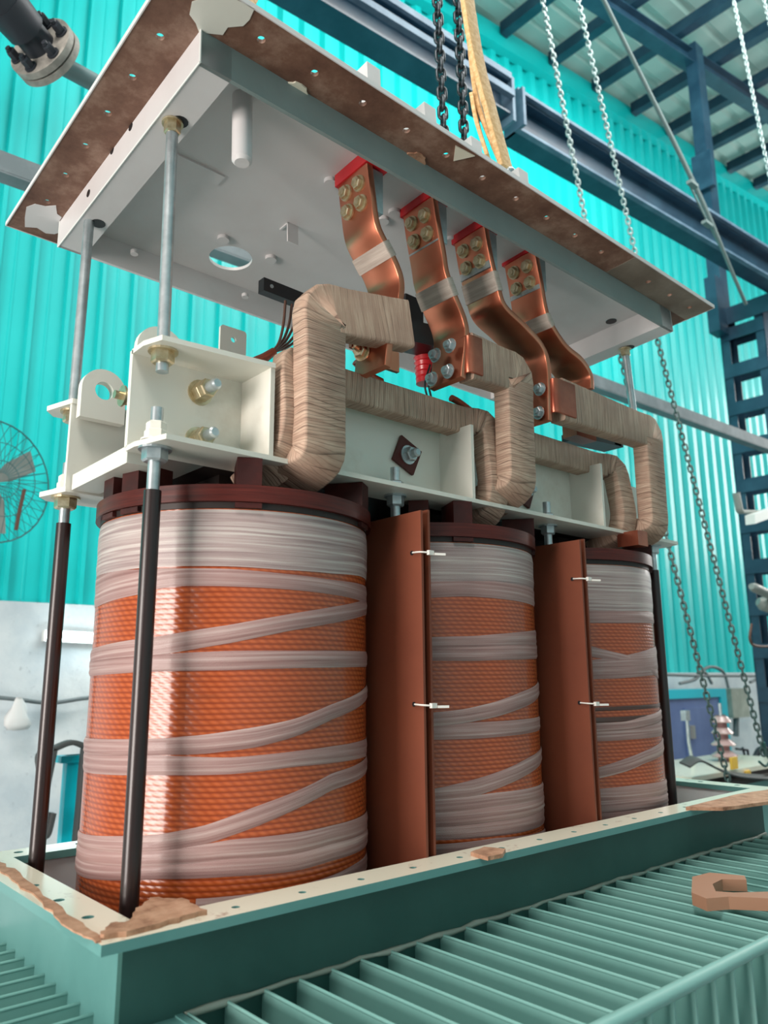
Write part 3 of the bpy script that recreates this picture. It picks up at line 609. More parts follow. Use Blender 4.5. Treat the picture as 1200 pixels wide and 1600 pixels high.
# ================================================================== WINDINGS
YC = 1.21; RC = .231; CXS = [.71, 1.177, 1.644]
def ringmesh(m, cx, cy, r0, r1, z0, z1, n=96, mi=0):
    vs = []; 
    for i in range(n):
        a = 2*PI*i/n; c_, s_ = math.cos(a), math.sin(a)
        vs += [(cx+r1*c_, cy+r1*s_, z0), (cx+r1*c_, cy+r1*s_, z1), (cx+r0*c_, cy+r0*s_, z1), (cx+r0*c_, cy+r0*s_, z0)]
    sd = []; fl = []; us = []; uf = []
    for i in range(n):
        j = (i+1) % n; u0 = 2*PI*r1*i/n; u1 = 2*PI*r1*(i+1)/n
        sd.append((4*i, 4*j, 4*j+1, 4*i+1)); us.append([(u0, z0), (u1, z0), (u1, z1), (u0, z1)])
        sd.append((4*i+3, 4*i+2, 4*j+2, 4*j+3)); us.append([(u0, z0), (u0, z1), (u1, z1), (u1, z0)])
        fl.append((4*i+1, 4*j+1, 4*j+2, 4*i+2)); uf.append([(u0, z1), (u1, z1), (u1, z1+.01), (u0, z1+.01)])
        fl.append((4*i, 4*i+3, 4*j+3, 4*j)); uf.append([(u0, z0), (u0, z0+.01), (u1, z0+.01), (u1, z0)])
    m.add(vs, sd, us, mi, True); m.add(vs, fl, uf, mi, False)
def band(parent, cx, pts, mt, eps, ztop=None, name='tape_band'):
    R_ = RC+eps; P = []
    for (u, vt, vb) in pts:
        a = cylhit(u, vt, cx, YC, R_) if ztop is None else None; b = cylhit(u, vb, cx, YC, R_)
        if a is None: a = np.array([b[0], b[1], ztop])
        th = math.atan2(b[1]-YC, b[0]-cx); th = th if th < PI/2 else th-2*PI
        P.append([th, a[2], b[2]])
    P = sorted(P)
    # extend past the silhouettes, easing to the end height
    def ext(p, q, sgn):
        k1 = (p[1]-q[1])/(p[0]-q[0]) if abs(p[0]-q[0]) > .02 else 0; k1 = max(-.10, min(.10, k1))
        return [p[0]+sgn*.9, p[1]+sgn*.9*k1*.6, p[2]+sgn*.9*k1*.6]
    P = [ext(P[0], P[1], -1)]+P+[ext(P[-1], P[-2], 1)]
    T = []
    for i in range(len(P)-1):
        n = max(1, int(abs(P[i+1][0]-P[i][0])/.05))
        for k in range(n): t = k/n; T.append([P[i][j]+(P[i+1][j]-P[i][j])*t for j in range(3)])
    T.append(P[-1]); 
    Ts = [T[0]]+[[(T[i-1][j]+2*T[i][j]+T[i+1][j])/4 for j in range(3)] for i in range(1, len(T)-1)]+[T[-1]]
    m = MB(); vs = []; K = 5
    for (th, za, zb) in Ts:
        for k in range(K+1):
            z = zb+(za-zb)*k/K; rr = R_+.0005*math.sin(k*2.1+th*7)
            if k in (0, K): rr = RC+eps*.3
            vs.append((cx+rr*math.cos(th), YC+rr*math.sin(th), z))
    fs = []; uv = []
    for i in range(len(Ts)-1):
        for k in range(K):
            fs.append((i*(K+1)+k, (i+1)*(K+1)+k, (i+1)*(K+1)+k+1, i*(K+1)+k+1))
            def U(ii, kk): t = Ts[ii]; return (t[0]*RC, (t[2]+(t[1]-t[2])*kk/K)*.15+kk/K*(t[1]-t[2])+parent['_k'])
            uv.append([U(i, k), U(i+1, k), U(i+1, k+1), U(i, k+1)])
    m.add(vs, fs, uv, 0, True); parent['_k'] = parent['_k']+.37; return m.build(name, mt, parent)
def scl(f, ox, oy, L): return [(ox+a/f, oy+b/f, oy+c/f) for a, b, c in L]
COILS = [
 (2.5, 120, 780, [(85, 0, 300), (330, 0, 262), (620, 0, 262), (800, 0, 275), (1000, 0, 290), (1110, 0, 300)],
  [[(80, 290, 420), (250, 275, 370), (330, 270, 345), (420, 270, 338), (600, 272, 340), (800, 290, 350), (1000, 315, 372), (1120, 335, 402)],
   [(75, 578, 640), (320, 535, 610), (600, 490, 562), (850, 445, 510), (1120, 395, 455)],
   [(65, 620, 690), (320, 605, 672), (600, 592, 668), (850, 592, 660), (1128, 595, 655)],
   [(50, 935, 1000), (320, 935, 1000), (500, 920, 995), (700, 890, 970), (850, 860, 930), (1000, 800, 860), (1130, 735, 790)],
   [(45, 990, 1070), (320, 1000, 1078), (600, 1010, 1075), (850, 985, 1045), (1000, 965, 1030), (1136, 930, 1000)],
   [(35, 1310, 1370), (320, 1310, 1380), (500, 1275, 1350), (700, 1200, 1280), (850, 1145, 1215), (1000, 1070, 1135), (1136, 1000, 1060)],
   [(28, 1365, 1425), (320, 1375, 1435), (600, 1330, 1410), (850, 1305, 1390), (1000, 1275, 1350), (1144, 1215, 1290)],
   [(25, 1415, 1480), (320, 1430, 1485), (600, 1405, 1475), (850, 1385, 1455), (1000, 1345, 1412), (1146, 1280, 1345)],
   [(1000, 1470, 1530), (1080, 1430, 1490), (1148, 1375, 1445)]], []),
 (2.963, 640, 820, [(60, 0, 262), (250, 0, 262), (400, 0, 265), (560, 0, 290)],
  [[(60, 262, 340), (250, 258, 330), (400, 258, 340), (568, 290, 372)],
   [(90, 520, 575), (300, 515, 570), (585, 490, 555)], [(90, 570, 630), (300, 565, 630), (592, 550, 620)],
   [(105, 870, 935), (250, 855, 920), (400, 820, 890), (520, 775, 850), (605, 725, 790)],
   [(115, 930, 995), (300, 915, 990), (618, 885, 945)],
   [(130, 1220, 1275), (300, 1180, 1260), (450, 1130, 1205), (550, 1080, 1155), (630, 1025, 1090)],
   [(140, 1270, 1340), (400, 1240, 1310), (645, 1190, 1255)], [(145, 1330, 1400), (400, 1300, 1375), (652, 1245, 1310)], [(145, 1395, 1460), (400, 1370, 1440), (655, 1305, 1375)],
   [(145, 1480, 1560), (400, 1450, 1530), (660, 1405, 1450)]], []),
 (3.48, 880, 840, [(90, 0, 395), (300, 0, 400), (460, 0, 400)],
  [[(95, 395, 465), (300, 400, 465), (475, 405, 465)],
   [(115, 580, 640), (250, 615, 665), (400, 650, 705), (500, 700, 750)], [(120, 670, 770), (300, 650, 765), (500, 600, 745)],
   [(160, 1010, 1060), (350, 1000, 1050), (450, 970, 1030), (540, 930, 990)], [(165, 1050, 1110), (350, 1040, 1100), (545, 985, 1070)],
   [(195, 1250, 1310), (350, 1200, 1270), (450, 1160, 1225), (553, 1085, 1160)],
   [(205, 1365, 1440), (400, 1345, 1430), (578, 1310, 1390)], [(210, 1430, 1500), (400, 1410, 1480), (585, 1385, 1440)], [(210, 1490, 1580), (590, 1430, 1520)]],
  [[(155, 925, 945), (350, 915, 938), (500, 905, 925)], [(160, 980, 1012), (350, 972, 1000), (470, 962, 975)]])]
names = ['nearest and largest orange transformer winding bound with white tape, behind the near tie rod', 'middle orange taped winding between the two brown pressboard barriers', 'farthest right orange taped winding next to the hanging chains']
for ci, (f, ox, oy, top, bands, dark) in enumerate(COILS):
    cx = CXS[ci]; w = thing('winding', (cx, YC, -.62), names[ci], 'transformer winding', None); w['_k'] = ci*3.1
    m = MB(); ringmesh(m, cx, YC, .12, RC, -.62, .252); m.build('coil_body', 'winding', w)
    b = band(w, cx, scl(f, ox, oy, top), 'tape_grey', .0022, .2505)
    for k, L in enumerate(bands): band(w, cx, scl(f, ox, oy, L), 'tape', .0016+.0004*(k % 4))
    for L in dark: band(w, cx, scl(f, ox, oy, L), 'resin', .0008, name='resin_strip')
    m = MB(); ringmesh(m, cx, YC, .11, .232, .2525, .262); m.build('spacer_ring', 'core', w)
    m = MB(); ringmesh(m, cx, YC, .12, .240, .262, .288); m.build('end_ring', 'wood', w)
    aa = [min(np.linspace(-PI, .2, 400), key=lambda q: abs(upx(cx+.215*math.cos(q), YC+.215*math.sin(q), .30)-u)+(100 if math.sin(q+.9) > .92 and False else 0)) for u in ((160, 222, 388, 550), (655, 717, 824), (925, 1002))[ci]]+[.9, 2.2]
    for k, a in enumerate(aa):
        c_, s_ = math.cos(a), math.sin(a); m = MB()
        m.obox((cx+.205*c_, YC+.205*s_, .3095), (c_*.034, s_*.034, 0), (-s_*.019, c_*.019, 0), (0, 0, .0215)); m.build('support_block', 'woodblock', w)
        m = MB(); m.obox((cx+.228*c_, YC+.228*s_, .257), (c_*.010, s_*.010, 0), (-s_*.02, c_*.02, 0), (0, 0, .004)); m.build('packing_piece', 'woodblock', w)
# core limbs + yoke
m = MB()
m.box(.58, 1.10, .335, 1.78, 1.32, .485)
for cx in CXS: m.box(cx-.085, 1.13, -.70, cx+.085, 1.29, .335)
m.box(.58, 1.10, -.86, 1.78, 1.32, -.70)
cr = m.build('core', 'core'); tag(cr, 'dark laminated steel core yoke between the two cream clamps', 'core')
for bi, (xa, ua) in enumerate(((.925, 0), (1.393, 1))):
    bt = thing('barrier_board', (xa, 1.2, -.62), ['brown pressboard barrier between the nearest and the middle winding', 'brown pressboard barrier between the middle and the farthest winding'][bi], 'barrier', None)
    for s_, dx in ((0, 0), (1, .020)):
        m = MB(); y0 = .955 if s_ == 0 else .958
        m.box(xa+dx-.0025, y0, -.62, xa+dx+.0025, 1.46, .286 if not s_ else .29); m.build('pressboard_sheet', 'board', bt)
    for v in ((862, 1101), (903, 1099))[bi]:
        z = pl((640, 890)[bi], v, y=.97)[2]
        m = MB(); m.path(smooth([(xa-.004, .975, z), (xa-.004, .956, z-.001), (xa+.010, .948, z-.002), (xa+.026, .954, z-.003), (xa+.024, .975, z)]), .0017, 6); m.obox((xa+.012, .947, z-.002), (.006, 0, 0), (0, .003, 0), (0, 0, .004)); m.obox((xa+.028, .940, z-.004), (.009, -.004, 0), (.001, .002, 0), (0, 0, .002))
        m.build('cable_tie', 'nylon', bt)
        m = MB(); m.tube((xa-.0035, .978, z), (xa-.0026, .978, z), .004, 12); m.build('tie_hole', 'black', bt)
# ================================================================== CORE CLAMPS
YF0, YFW = .992, 1.088; ZB0, ZB1 = .332, .342; ZT0, ZT1 = .486, .496
fc = thing('core_clamp', (1.15, 1.05, .33), 'cream painted front core clamp channel with stiffeners and bolts above the windings', 'clamp')
XL, XRr = .445, 1.87
segs = [(XL, .64), (.74, 1.108), (1.20, 1.556), (1.66, XRr)]
m = MB(); m.prism([(XL, YFW, ZB0), (XL, YFW-.03, ZB0), (XL+.018, YF0, ZB0), (XRr+.01, YF0, ZB0), (XRr+.03, YF0+.05, ZB0), (XRr+.03, YFW, ZB0)], (0, 0, .008)); m.build('bottom_flange', 'cream', fc)
m = MB(); m.prism([(XL, YFW, ZT0), (XL, YFW-.04, ZT0), (XL+.012, YF0+.018, ZT0), (.642, YF0, ZT0), (.642, YFW, ZT0)], (0, 0, .008)); m.build('top_flange', 'cream', fc)
for (a, b) in segs:
    m = MB(); m.box(a, YFW-.004, ZB1-.003, b, YFW+.006, ZT0+.006 if a < .5 else .497); m.build('web_plate', 'cream', fc)
for x in (.640, 1.108, 1.556):
    m = MB(); m.box(x-.004, YF0+.004, ZB1-.003, x+.004, YFW, ZT0 if x < .7 else .492); m.build('stiffener', 'cream', fc)
m = MB(); m.box(.64, YFW+.06, .405, 1.78, YFW+.07, .413); m.build('tie_strip', 'cream', fc)
m = MB(); m.box(.64, YFW+.008, .345, 1.78, YFW+.02, .44); m.build('insulation_board', 'woodblock', fc)
def arch(cx, w, z0, z1, n=14):
    r = w/2; P = [(cx-r, z0), (cx+r, z0), (cx+r, z1-r)]
    P += [(cx+r*math.cos(PI*k/n), z1-r+r*math.sin(PI*k/n)) for k in range(1, n+1)]; return P
def lug(parent, u0, v0, u1, v1, y, hole, th=.014, round_=True, name='lifting_lug'):
    a = pl(u0, v0, y=y); b = pl(u1, v1, y=y); cx = (a[0]+b[0])/2; w = b[0]-a[0]; z0, z1 = min(a[2], b[2]), max(a[2], b[2]); r = w/2 if round_ else w*.12
    out = [(cx-w/2, z0), (cx+w/2, z0)]
    for s_, a0 in ((1, 0), (-1, PI/2)):
        for k in range(9): q = a0+PI/2*k/8; out.append((cx+s_*(w/2-r)+r*math.cos(q), z1-r+r*math.sin(q)))
    hz = z1-(w/2 if round_ else w*.42); n = len(out)
    # ring faces between outline and hole
    inn = []
    for (x, z) in out:
        q = math.atan2(z-hz, x-cx); inn.append((cx+hole*math.cos(q), hz+hole*math.sin(q)))
    # densify bottom edge of hole
    extra = []
    m = MB(); O = []; I = []
    for i in range(n):
        (xa, za), (xb, zb) = out[i], out[(i+1) % n]; k = 8 if math.hypot(xb-xa, zb-za) > .02 else 1
        for j in range(k):
            x = xa+(xb-xa)*j/k; z = za+(zb-za)*j/k; q = math.atan2(z-hz, x-cx); O.append((x, z)); I.append((cx+hole*math.cos(q), hz+hole*math.sin(q)))
    n = len(O); vs = [(x, yy, z) for yy in (y, y+th) for (x, z) in O+I]; fs = []
    for i in range(n):
        j = (i+1) % n; fs += [(i, j, n+j, n+i), (2*n+i, 3*n+i, 3*n+j, 2*n+j), (i, 2*n+i, 2*n+j, j), (n+i, n+j, 3*n+j, 3*n+i)]
    m.add(vs, fs); return m.build(name, 'cream', parent)
def stud(parent, p, ax, L, r=.0085, nut=.016, nutoff=.012, mt='zinc', nm='bolt', nmt='brass', h=.014, n2=False):
    p = np.array(p, float); ax = np.array(ax, float); m = MB(); m.tube(p, p+ax*(L-.003), r, 14); m.tube(p+ax*(L-.003), p+ax*L, r, 14, r*.7); s_ = m.build('stud', mt, parent)
    m = MB(); m.hexnut(p+ax*nutoff, ax, nut, h)
    if n2: m.hexnut(p+ax*(nutoff+h*1.05), ax, nut*.95, h*.8, washer=False)
    m.build('nut', nmt, s_); return s_
for (u, v) in ((312, 614), (308, 688)):
    p = pl(u, v, y=YFW-.004); stud(fc, p, (0, -1, 0), .058, .009, .0165, 0, h=.018, n2=True)
for ki, (u, v) in enumerate(((634, 712), (817, 768))):
    p = pl(u, v, y=YFW-.006); m = MB(); q = .041; P = [(p[0]+q*math.cos(a), p[1]-.006, p[2]+q*math.sin(a)) for a in (-1.2, .35, 1.95, 3.5)]
    m.prism(P, (0, .006, 0)); m.build('diamond_washer', 'wood', fc); stud(fc, (p[0], p[1]-.006, p[2]), (0, -1, 0), .030, .009, .015, 0, nmt='zinc', h=.014)
lug(fc, 217, 500, 289, 565, 1.105, .016, .012, True)
bc = thing('core_clamp', (1.15, 1.37, .33), 'cream back core clamp with round-holed lug, mostly behind the front clamp', 'clamp')
XB = pl(107, 700, y=1.33)[0]; zt_ = pl(112, 622, y=1.33)[2]; zb_ = .315
m = MB(); m.box(XB, 1.33, zb_+.0085, 1.87, 1.339, zt_-.0085); m.build('web_plate', 'cream', bc)
m = MB(); m.prism([(XB, 1.3285, zb_), (XB-.02, 1.40, zb_), (XB, 1.425, zb_), (1.88, 1.425, zb_), (1.88, 1.3285, zb_)], (0, 0, .009)); m.build('bottom_flange', 'cream', bc)
m = MB(); m.prism([(XB, 1.3285, zt_-.009), (XB-.02, 1.40, zt_-.009), (XB, 1.425, zt_-.009), (1.88, 1.425, zt_-.009), (1.88, 1.3285, zt_-.009)], (0, 0, .009)); m.build('top_flange', 'cream', bc)
lug(bc, 131, 569, 194, 664, 1.305, .0165, .018, True)
lug(bc, 345, 506, 384, 565, 1.34, .006, .006, False, 'earthing_tab')
m = MB(); m.box(.452, YFW+.01, .318, .50, 1.325, .345); tag(m.build('cross_bar', 'cream'), 'short cream flat bar joining both core clamps at their left end', 'bar')
m = MB(); p = pl(197, 620, y=1.2); m.hexnut((p[0]-.008, 1.2, p[2]), (1, 0, 0), .014, .018); m.tube((p[0]-.02, 1.2, p[2]), (p[0]+.02, 1.2, p[2]), .007); m.tube((p[0], 1.09, p[2]), (p[0], 1.205, p[2]), .006); tag(m.build('cross_bolt', 'brass'), 'yellow zinc cross bolt between the clamps left of the front clamp', 'bolt')
# ================================================================== TIE RODS
def tierod(x, y, lab, zl=None, left=True):
    t = thing('tie_rod', (x, y, -.75), lab, 'tie rod', None)
    zb = ZB0 if y < 1.2 else .315
    m = MB(); m.tube((x, y, .262), (x, y, zb+.062), .0092, 16); m.build('threaded_rod', 'zinc', t)
    m = MB(); m.tube((x, y, -.75), (x, y, .268), .0125, 18); m.build('black_sleeve', 'sleeve', t)
    m = MB(); m.hexnut((x, y, zb), (0, 0, -1), .019, .018); m.build('nut', 'zinc' if y < 1.2 else 'brass', t)
    m = MB(); m.hexnut((x, y, zb+.010), (0, 0, 1), .017, .015); m.hexnut((x, y, zb+.027), (0, 0, 1), .015, .013, washer=False); m.build('nut', 'cream', t); return t
def upper(x, y, lxy, lab, zb, nutz=None):
    top = lidp((lxy[0], lxy[1], -LH)); t = thing('lid_rod', (x, y, zb), lab, 'rod')
    bot = np.array([x, y, zb]); m = MB(); m.tube(bot, top+(top-bot)*.01, .0095, 16); m.build('threaded_rod', 'zinc', t)
    d = (top-bot)/np.linalg.norm(top-bot)
    if y < 1.2: m = MB(); m.hexnut(top+d*.0, -d, .0135, .018); m.build('nut', 'brass', t)
    return t
rx0, rx1 = .472, 1.845
tierod(rx0, 1.046, 'black sleeved tie rod at the near left, standing in front of the largest winding')
tierod(rx0-.012, 1.374, 'black sleeved tie rod at the far left, behind the near tie rod')
tierod(rx1, 1.046, 'black sleeved tie rod right of the farthest winding')
tierod(rx1+.01, 1.374, 'black sleeved tie rod at the back right, hidden behind the farthest winding')
for x in (.946, 1.405):
    t = thing('clamp_stud', (x, 1.046, .285), 'short threaded stud through the front clamp above the %s barrier' % ('near' if x < 1 else 'far'), 'stud')
    m = MB(); m.tube((x, 1.046, .285), (x, 1.046, .385), .009, 16); m.build('threaded_rod', 'zinc', t)
    m = MB(); m.hexnut((x, 1.046, ZB0), (0, 0, -1), .0165, .018); m.build('nut', 'zinc', t); m = MB(); m.hexnut((x, 1.046, ZB1-.002), (0, 0, 1), .0165, .016); m.build('nut', 'zinc', t)
q = lidpx(270, 192, z=-LH); t = upper(rx0+.004, 1.046, (.103, .2142), 'grey threaded rod at the near left between front clamp and lid', .452)
m = MB(); m.hexnut((rx0+.004, 1.046, ZT0), (0, 0, -1), .0175, .018); m.build('nut', 'brass', t)
t = upper(rx0-.012, 1.374, (.0965, .5477), 'grey threaded rod at the far left between back clamp and lid', zt_-.02)
m = MB(); m.hexnut((rx0-.012, 1.374, zt_-.009), (0, 0, -1), .0165, .018); m.build('nut', 'brass', t)
upper(rx1, 1.046, (1.425, .212), 'grey threaded rod between the right end of lid and clamp', .30)
# ================================================================== LID
lc = lidp((LL/2, LW/2, 0)); lid = thing('tank_lid', lc, 'raised pale grey tank lid with rusty brown flange, hanging above the windings', 'lid')
th = .0075
m = MB(lidp); hx = [.058+.1004*k for k in range(15)]
m.strip(0, LL, 0, LI, 0, th, hx, .038, .0065, 0, 1); m.strip(0, LL, LW-LI, LW, 0, th, hx, LW-.038, .0065, 0, 1)
hy = [LI+.05+.098*k for k in range(6)]
m.strip(LI, LW-LI, 0, LI, 0, th, hy, .038, .0065, 0, 1, 'y'); m.strip(LI, LW-LI, LL-LI, LL, 0, th, hy, LL-.038, .0065, 0, 1, 'y')
m.build('flange', 'flange', lid, ['lid'])
m = MB(lidp)   # bare edge strip, lighter paint line around the flange
for b_ in ((-.002, -.002, LL+.002, 0), (-.002, LW, LL+.002, LW+.002), (-.002, 0, 0, LW), (LL, 0, LL+.002, LW)): m.box(b_[0], b_[1], -.001, b_[2], b_[3], th+.001)
m.build('flange_edge', 'lid', lid)
m = MB(lidp); h0 = lidpx(358, 403, z=0); HX, HY = h0[0]+.004, h0[1]+.0; HR = .047
m.holed(LI, .62, LI, LW-LI, .0002, th, HX, HY, HR, 40)
h1 = lidpx(955, 502, z=0); h2 = lidpx(993, 482, z=0)
m.box(.62, LI, .0002, 1.30, LW-LI, th)
ym = (h1[1]+h2[1])/2; xe = LL-LI
m.holed(1.30, xe, ym, LW-LI, .0002, th, h1[0], h1[1], .015, 16); m.holed(1.30, xe, LI, ym, .0002, th, h2[0], h2[1], .011, 16)
m.build('cover_plate', 'lid', lid)
for b_ in ((LI, LI, LI+.053, LW-LI), (LL-LI-.053, LI, LL-LI, LW-LI)):
    m = MB(lidp); m.box(b_[0], b_[1], -LH, b_[2], b_[3], 0)
    m.build('side_channel', 'lid', lid)
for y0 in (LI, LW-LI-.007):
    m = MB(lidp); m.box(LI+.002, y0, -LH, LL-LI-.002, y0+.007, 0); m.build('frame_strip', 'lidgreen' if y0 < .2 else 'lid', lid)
m = MB(lidp); m.path([(LI, LI, -LH), (LI, LW-LI, -LH)], .0016, 6); m.path([(LI, LW-LI, 0), (LI, LW-LI, -LH)], .0016, 6); m.path([(LI, LI, 0), (LI, LI, -LH)], .0016, 6); m.build('weld_edge', 'fitting', lid)
# hex socket holes in the left channel, drips and details
def disc(u, v, r, name, mt, zz, h=.006):
    p = lidpx(u, v, z=zz); m = MB(lidp); m.tube((p[0], p[1], zz), (p[0], p[1], zz-h), r, 16); return m.build(name, mt, lid)
for (u, v) in ((516, 282), (423, 402), (349, 371), (616, 330), (705, 373), (598, 342)): disc(u, v, .0125, 'bolt_boss', 'lid', 0, .008)
for (u, v) in ((210, 392), (383, 460), (652, 562)): disc(u, v, .008, 'bolt_boss', 'lid', -.03, .008)
m = MB(lidp); p = lidpx(375, 140, z=-.002); m.tube((p[0]+.012, p[1]+.012, 0), (p[0]+.012, p[1]+.012, -.125), .0165, 24); m.tube((p[0]+.012, p[1]+.012, -.125), (p[0]+.012, p[1]+.012, -.130), .0165, 24, .012); m.build('guide_pin', 'lid', lid)
p = lidpx(457, 350, z=0); m = MB(lidp); m.box(p[0]-.012, p[1], -.045, p[0]+.014, p[1]+.003, 0); m.box(p[0]-.012, p[1], -.003, p[0]-.008, p[1]+.03, 0); m.build('bracket_tab', 'lid', lid)
p = lidpx(310, 262, z=0); m = MB(lidp); m.box(p[0]-.06, p[1]-.012, -.004, p[0]+.05, p[1]+.02, 0); m.build('patch_plate', 'lid', lid)
for (u, v) in ((204, 198), (175, 235), (138, 302)):
    r = LR.T@ray(u, v); o_ = -LR.T@_T; tt = (LI-.0005-o_[0])/r[0]; p = o_+r*tt; m = MB(lidp); m.tube((LI-.001, p[1], p[2]), (LI+.001, p[1], p[2]), .0075, 12); m.build('side_hole', 'black', lid)
for (hh_, rr_) in ((h1, .0145), (h2, .0115)): m = MB(lidp); m.tube((hh_[0], hh_[1], -.0008), (hh_[0], hh_[1], .0005), rr_, 18); m.build('hole_dark_disc', 'black', lid)  # black disc added under each open hole to darken it
for (x, y) in ((.111, .205), (.112, .542)): m = MB(lidp); m.tube((x, y, -LH-.0008), (x, y, -LH+.001), .0135, 14); m.build('rod_hole', 'black', lid)
m = MB(lidp); m.tube((1.428, .20, -LH-.0008), (1.428, .20, -LH+.001), .0135, 14); m.build('rod_hole', 'black', lid)
# angle lugs on the top
for (u, v, hh) in ((576, 97, .05), (665, 160, .05), (738, 213, .05), (812, 262, .05)):
    p = lidpx(u, v, y=.10); x = p[0]; zt2 = p[2]
    m = MB(lidp); m.holed(x-.0, x+.0, 0, 1, 0, 1, x, .5, .1) if False else None
    m.box(x-.004, .10, th, x, .165, zt2); m.box(x, .10, th, x+.028, .106, zt2)
    lg = m.build('angle_lug', 'lid', lid); m = MB(lidp); m.tube((x-.0045, .125, (th+zt2)/2+.012), (x-.0035, .125, (th+zt2)/2+.012), .006, 12); m.build('hole', 'black', lg)
# grease pieces on the flange edge
for (u, v, mt) in ((465, 138, 'rimtop'), (652, 246, 'gasket')):
    p = lidpx(u, v, z=-.0); m = MB(lidp); P = [(p[0]+.022*math.cos(a)*(1+.3*math.sin(3*a)), p[1]+.012*math.sin(a), 0) for a in np.linspace(0, 2*PI, 12, False)]; m.prism(P, (0, 0, -.003)); m.build('gasket_flake', mt, lid)
m = MB(lidp); p = lidpx(716, 240, z=0); m.prism([(p[0]-.02, p[1]-.012, 0), (p[0]+.028, p[1]-.016, 0), (p[0]+.006, p[1]+.018, 0)], (0, 0, -.002)); m.build('gasket_flake', 'rimtop', lid)
x0 = lidpx(960, 418, z=0)[0]
m = MB(lidp); m.strip(x0, LL, 0, LI-.001, -.0008, -.0002, [h for h in hx if h > x0+.02], .038, .0068); m.build('bare_flange_patch', 'flangebare', lid)
m = MB(lidp); P = [(.012, LW-.085), (.022, LW-.105), (.04, LW-.11), (.055, LW-.125), (.066, LW-.10), (.077, LW-.095), (.078, LW-.075), (.10, LW-.06), (.085, LW-.03), (.07, LW-.022), (.05, LW-.03), (.03, LW-.018), (.02, LW-.05)]; m.prism([(x, y, -.0002) for x, y in P], (0, 0, -.0008)); m.build('bare_flange_patch', 'lid', lid)
m = MB(lidp); P = [lidpx(u, v, z=0) for u, v in ((300, 2), (296, 22), (306, 36), (311, 50), (330, 52), (348, 54), (356, 42), (380, 40), (390, 30), (398, 12), (372, 0), (345, -12))][::-1]; m.prism([(p[0], p[1], -.0002) for p in P], (0, 0, -.0008)); m.build('bare_flange_patch', 'cream', lid)
# ================================================================== COPPER STRAPS (width along Y)
YA, YBk = .958, 1.045; YM = (YA+YBk)/2; SW = YBk-YA; ST = .014
def SP(u, v): p = pl(u, v, y=YA); return np.array([p[0], YM, p[2]])
STR = [([(578, 256), (583, 300), (590, 348), (604, 380), (620, 412), (628, 440), (625, 475), (612, 520), (606, 572)], 'first copper strap from the left under the lid, ending behind the taped arm', (598, 366, 622, 412), None),
       ([(680, 308), (686, 350), (694, 395), (699, 425), (712, 462), (727, 500), (730, 530), (724, 590)], 'second copper strap from the left, bolted low to the middle taped busbar', (695, 425, 722, 466), None),
       ([(760, 354), (768, 400), (779, 445), (790, 478), (820, 508), (848, 540), (858, 575), (860, 657)], 'third copper strap from the left, curving down to the right taped busbar', (771, 428, 785, 455), None),
       ([(838, 391), (845, 430), (853, 478), (862, 505), (885, 540), (910, 562), (924, 585), (926, 607)], 'rightmost copper strap with the widest curve, ending behind the right taped arm', (850, 490, 858, 515), None)]
for si, (pts, lab, tp, _) in enumerate(STR):
    path = smooth([SP(*p) for p in pts], 8); top = path[0]
    t = thing('copper_strap', top, lab, 'copper strap')
    m = MB(); m.bar(path, (0, 1, 0), SW, ST, .12); m.build('conductor', 'copper', t)
    dn = np.array([0, 0, -1.])
    # four bolt heads near the top on the left face
    d0 = path[8]-path[0]; d0 /= np.linalg.norm(d0); nn = np.cross(d0, (0, 1, 0)); nn = nn if nn[0] < 0 else -nn
    for a, b_ in ((.028, -.018), (.028, .020), (.066, -.018), (.066, .020)):
        p = path[0]+d0*a+np.array([0, b_, 0])+nn*ST*.5
        m = MB(); m.tube(p, p+nn*.002, .0155, 18); m.hexnut(p+nn*.002, nn, .0118, .009); m.tube(p+nn*.011, p+nn*.014, .0065, 12); m.build('bolt', 'brass', t)
    # tape wrap around the middle
    ds = [np.linalg.norm(q-SP((tp[0]+tp[2])/2, (tp[1]+tp[3])/2)) for q in path]; k = int(np.argmin(ds))
    m = MB(); m.bar([path[j] for j in range(max(0, k-3), min(len(path), k+4))], (0, 1, 0), SW+.004, ST+.004, .12); m.build('cloth_wrap', 'strap_tape', t)
    # lower bolts
    if si in (1, 2):
        for (u, v) in (((680, 555), (703, 540), (675, 592), (700, 580)), ((843, 608), (841, 645)))[si-1]:
            p = pl(u, v, x=path[-1][0]-ST); m = MB(); m.hexnut((path[-1][0]-ST*.6-.004, p[1], p[2]), (-1, 0, 0), .0115, .009); m.tube((path[-1][0]-ST*.6-.013, p[1], p[2]), (path[-1][0]-ST*.6-.020, p[1], p[2]), .0055, 12); m.build('bolt', 'zinc', t)
    # terminal block + red gasket under the lid (belongs to the lid's bushing)
    tb = thing('bushing_terminal', top, ['grey terminal block with red gasket holding the first copper strap', 'grey terminal block with red gasket holding the second copper strap', 'grey terminal block with red gasket holding the third copper strap', 'grey terminal block with red gasket holding the rightmost copper strap'][si], 'terminal', None)
    x = top[0]+ST*.5; L0 = LR.T@(np.array([x, YM, top[2]])-_T)
    m = MB(); m.box(x+.001, YA+.002, top[2]-.088, x+.026, YBk-.002, top[2]-.004); m.build('terminal_block', 'zinc', tb)
    m = MB(lidp); yl = (LR.T@(np.array([x, YA, top[2]])-_T))[1]; m.box(L0[0]-ST-.003, yl-.004, L0[2]-.002, L0[0]+.034, yl+SW+.004, 0); m.build('gasket', 'red', tb)
    m = MB(); 
    for b_ in (-.018, .020): m.tube((x+.026, YM+b_, top[2]-.066), (x+.036, YM+b_, top[2]-.066), .006, 10)
    m.build('bolt_end', 'core', tb)
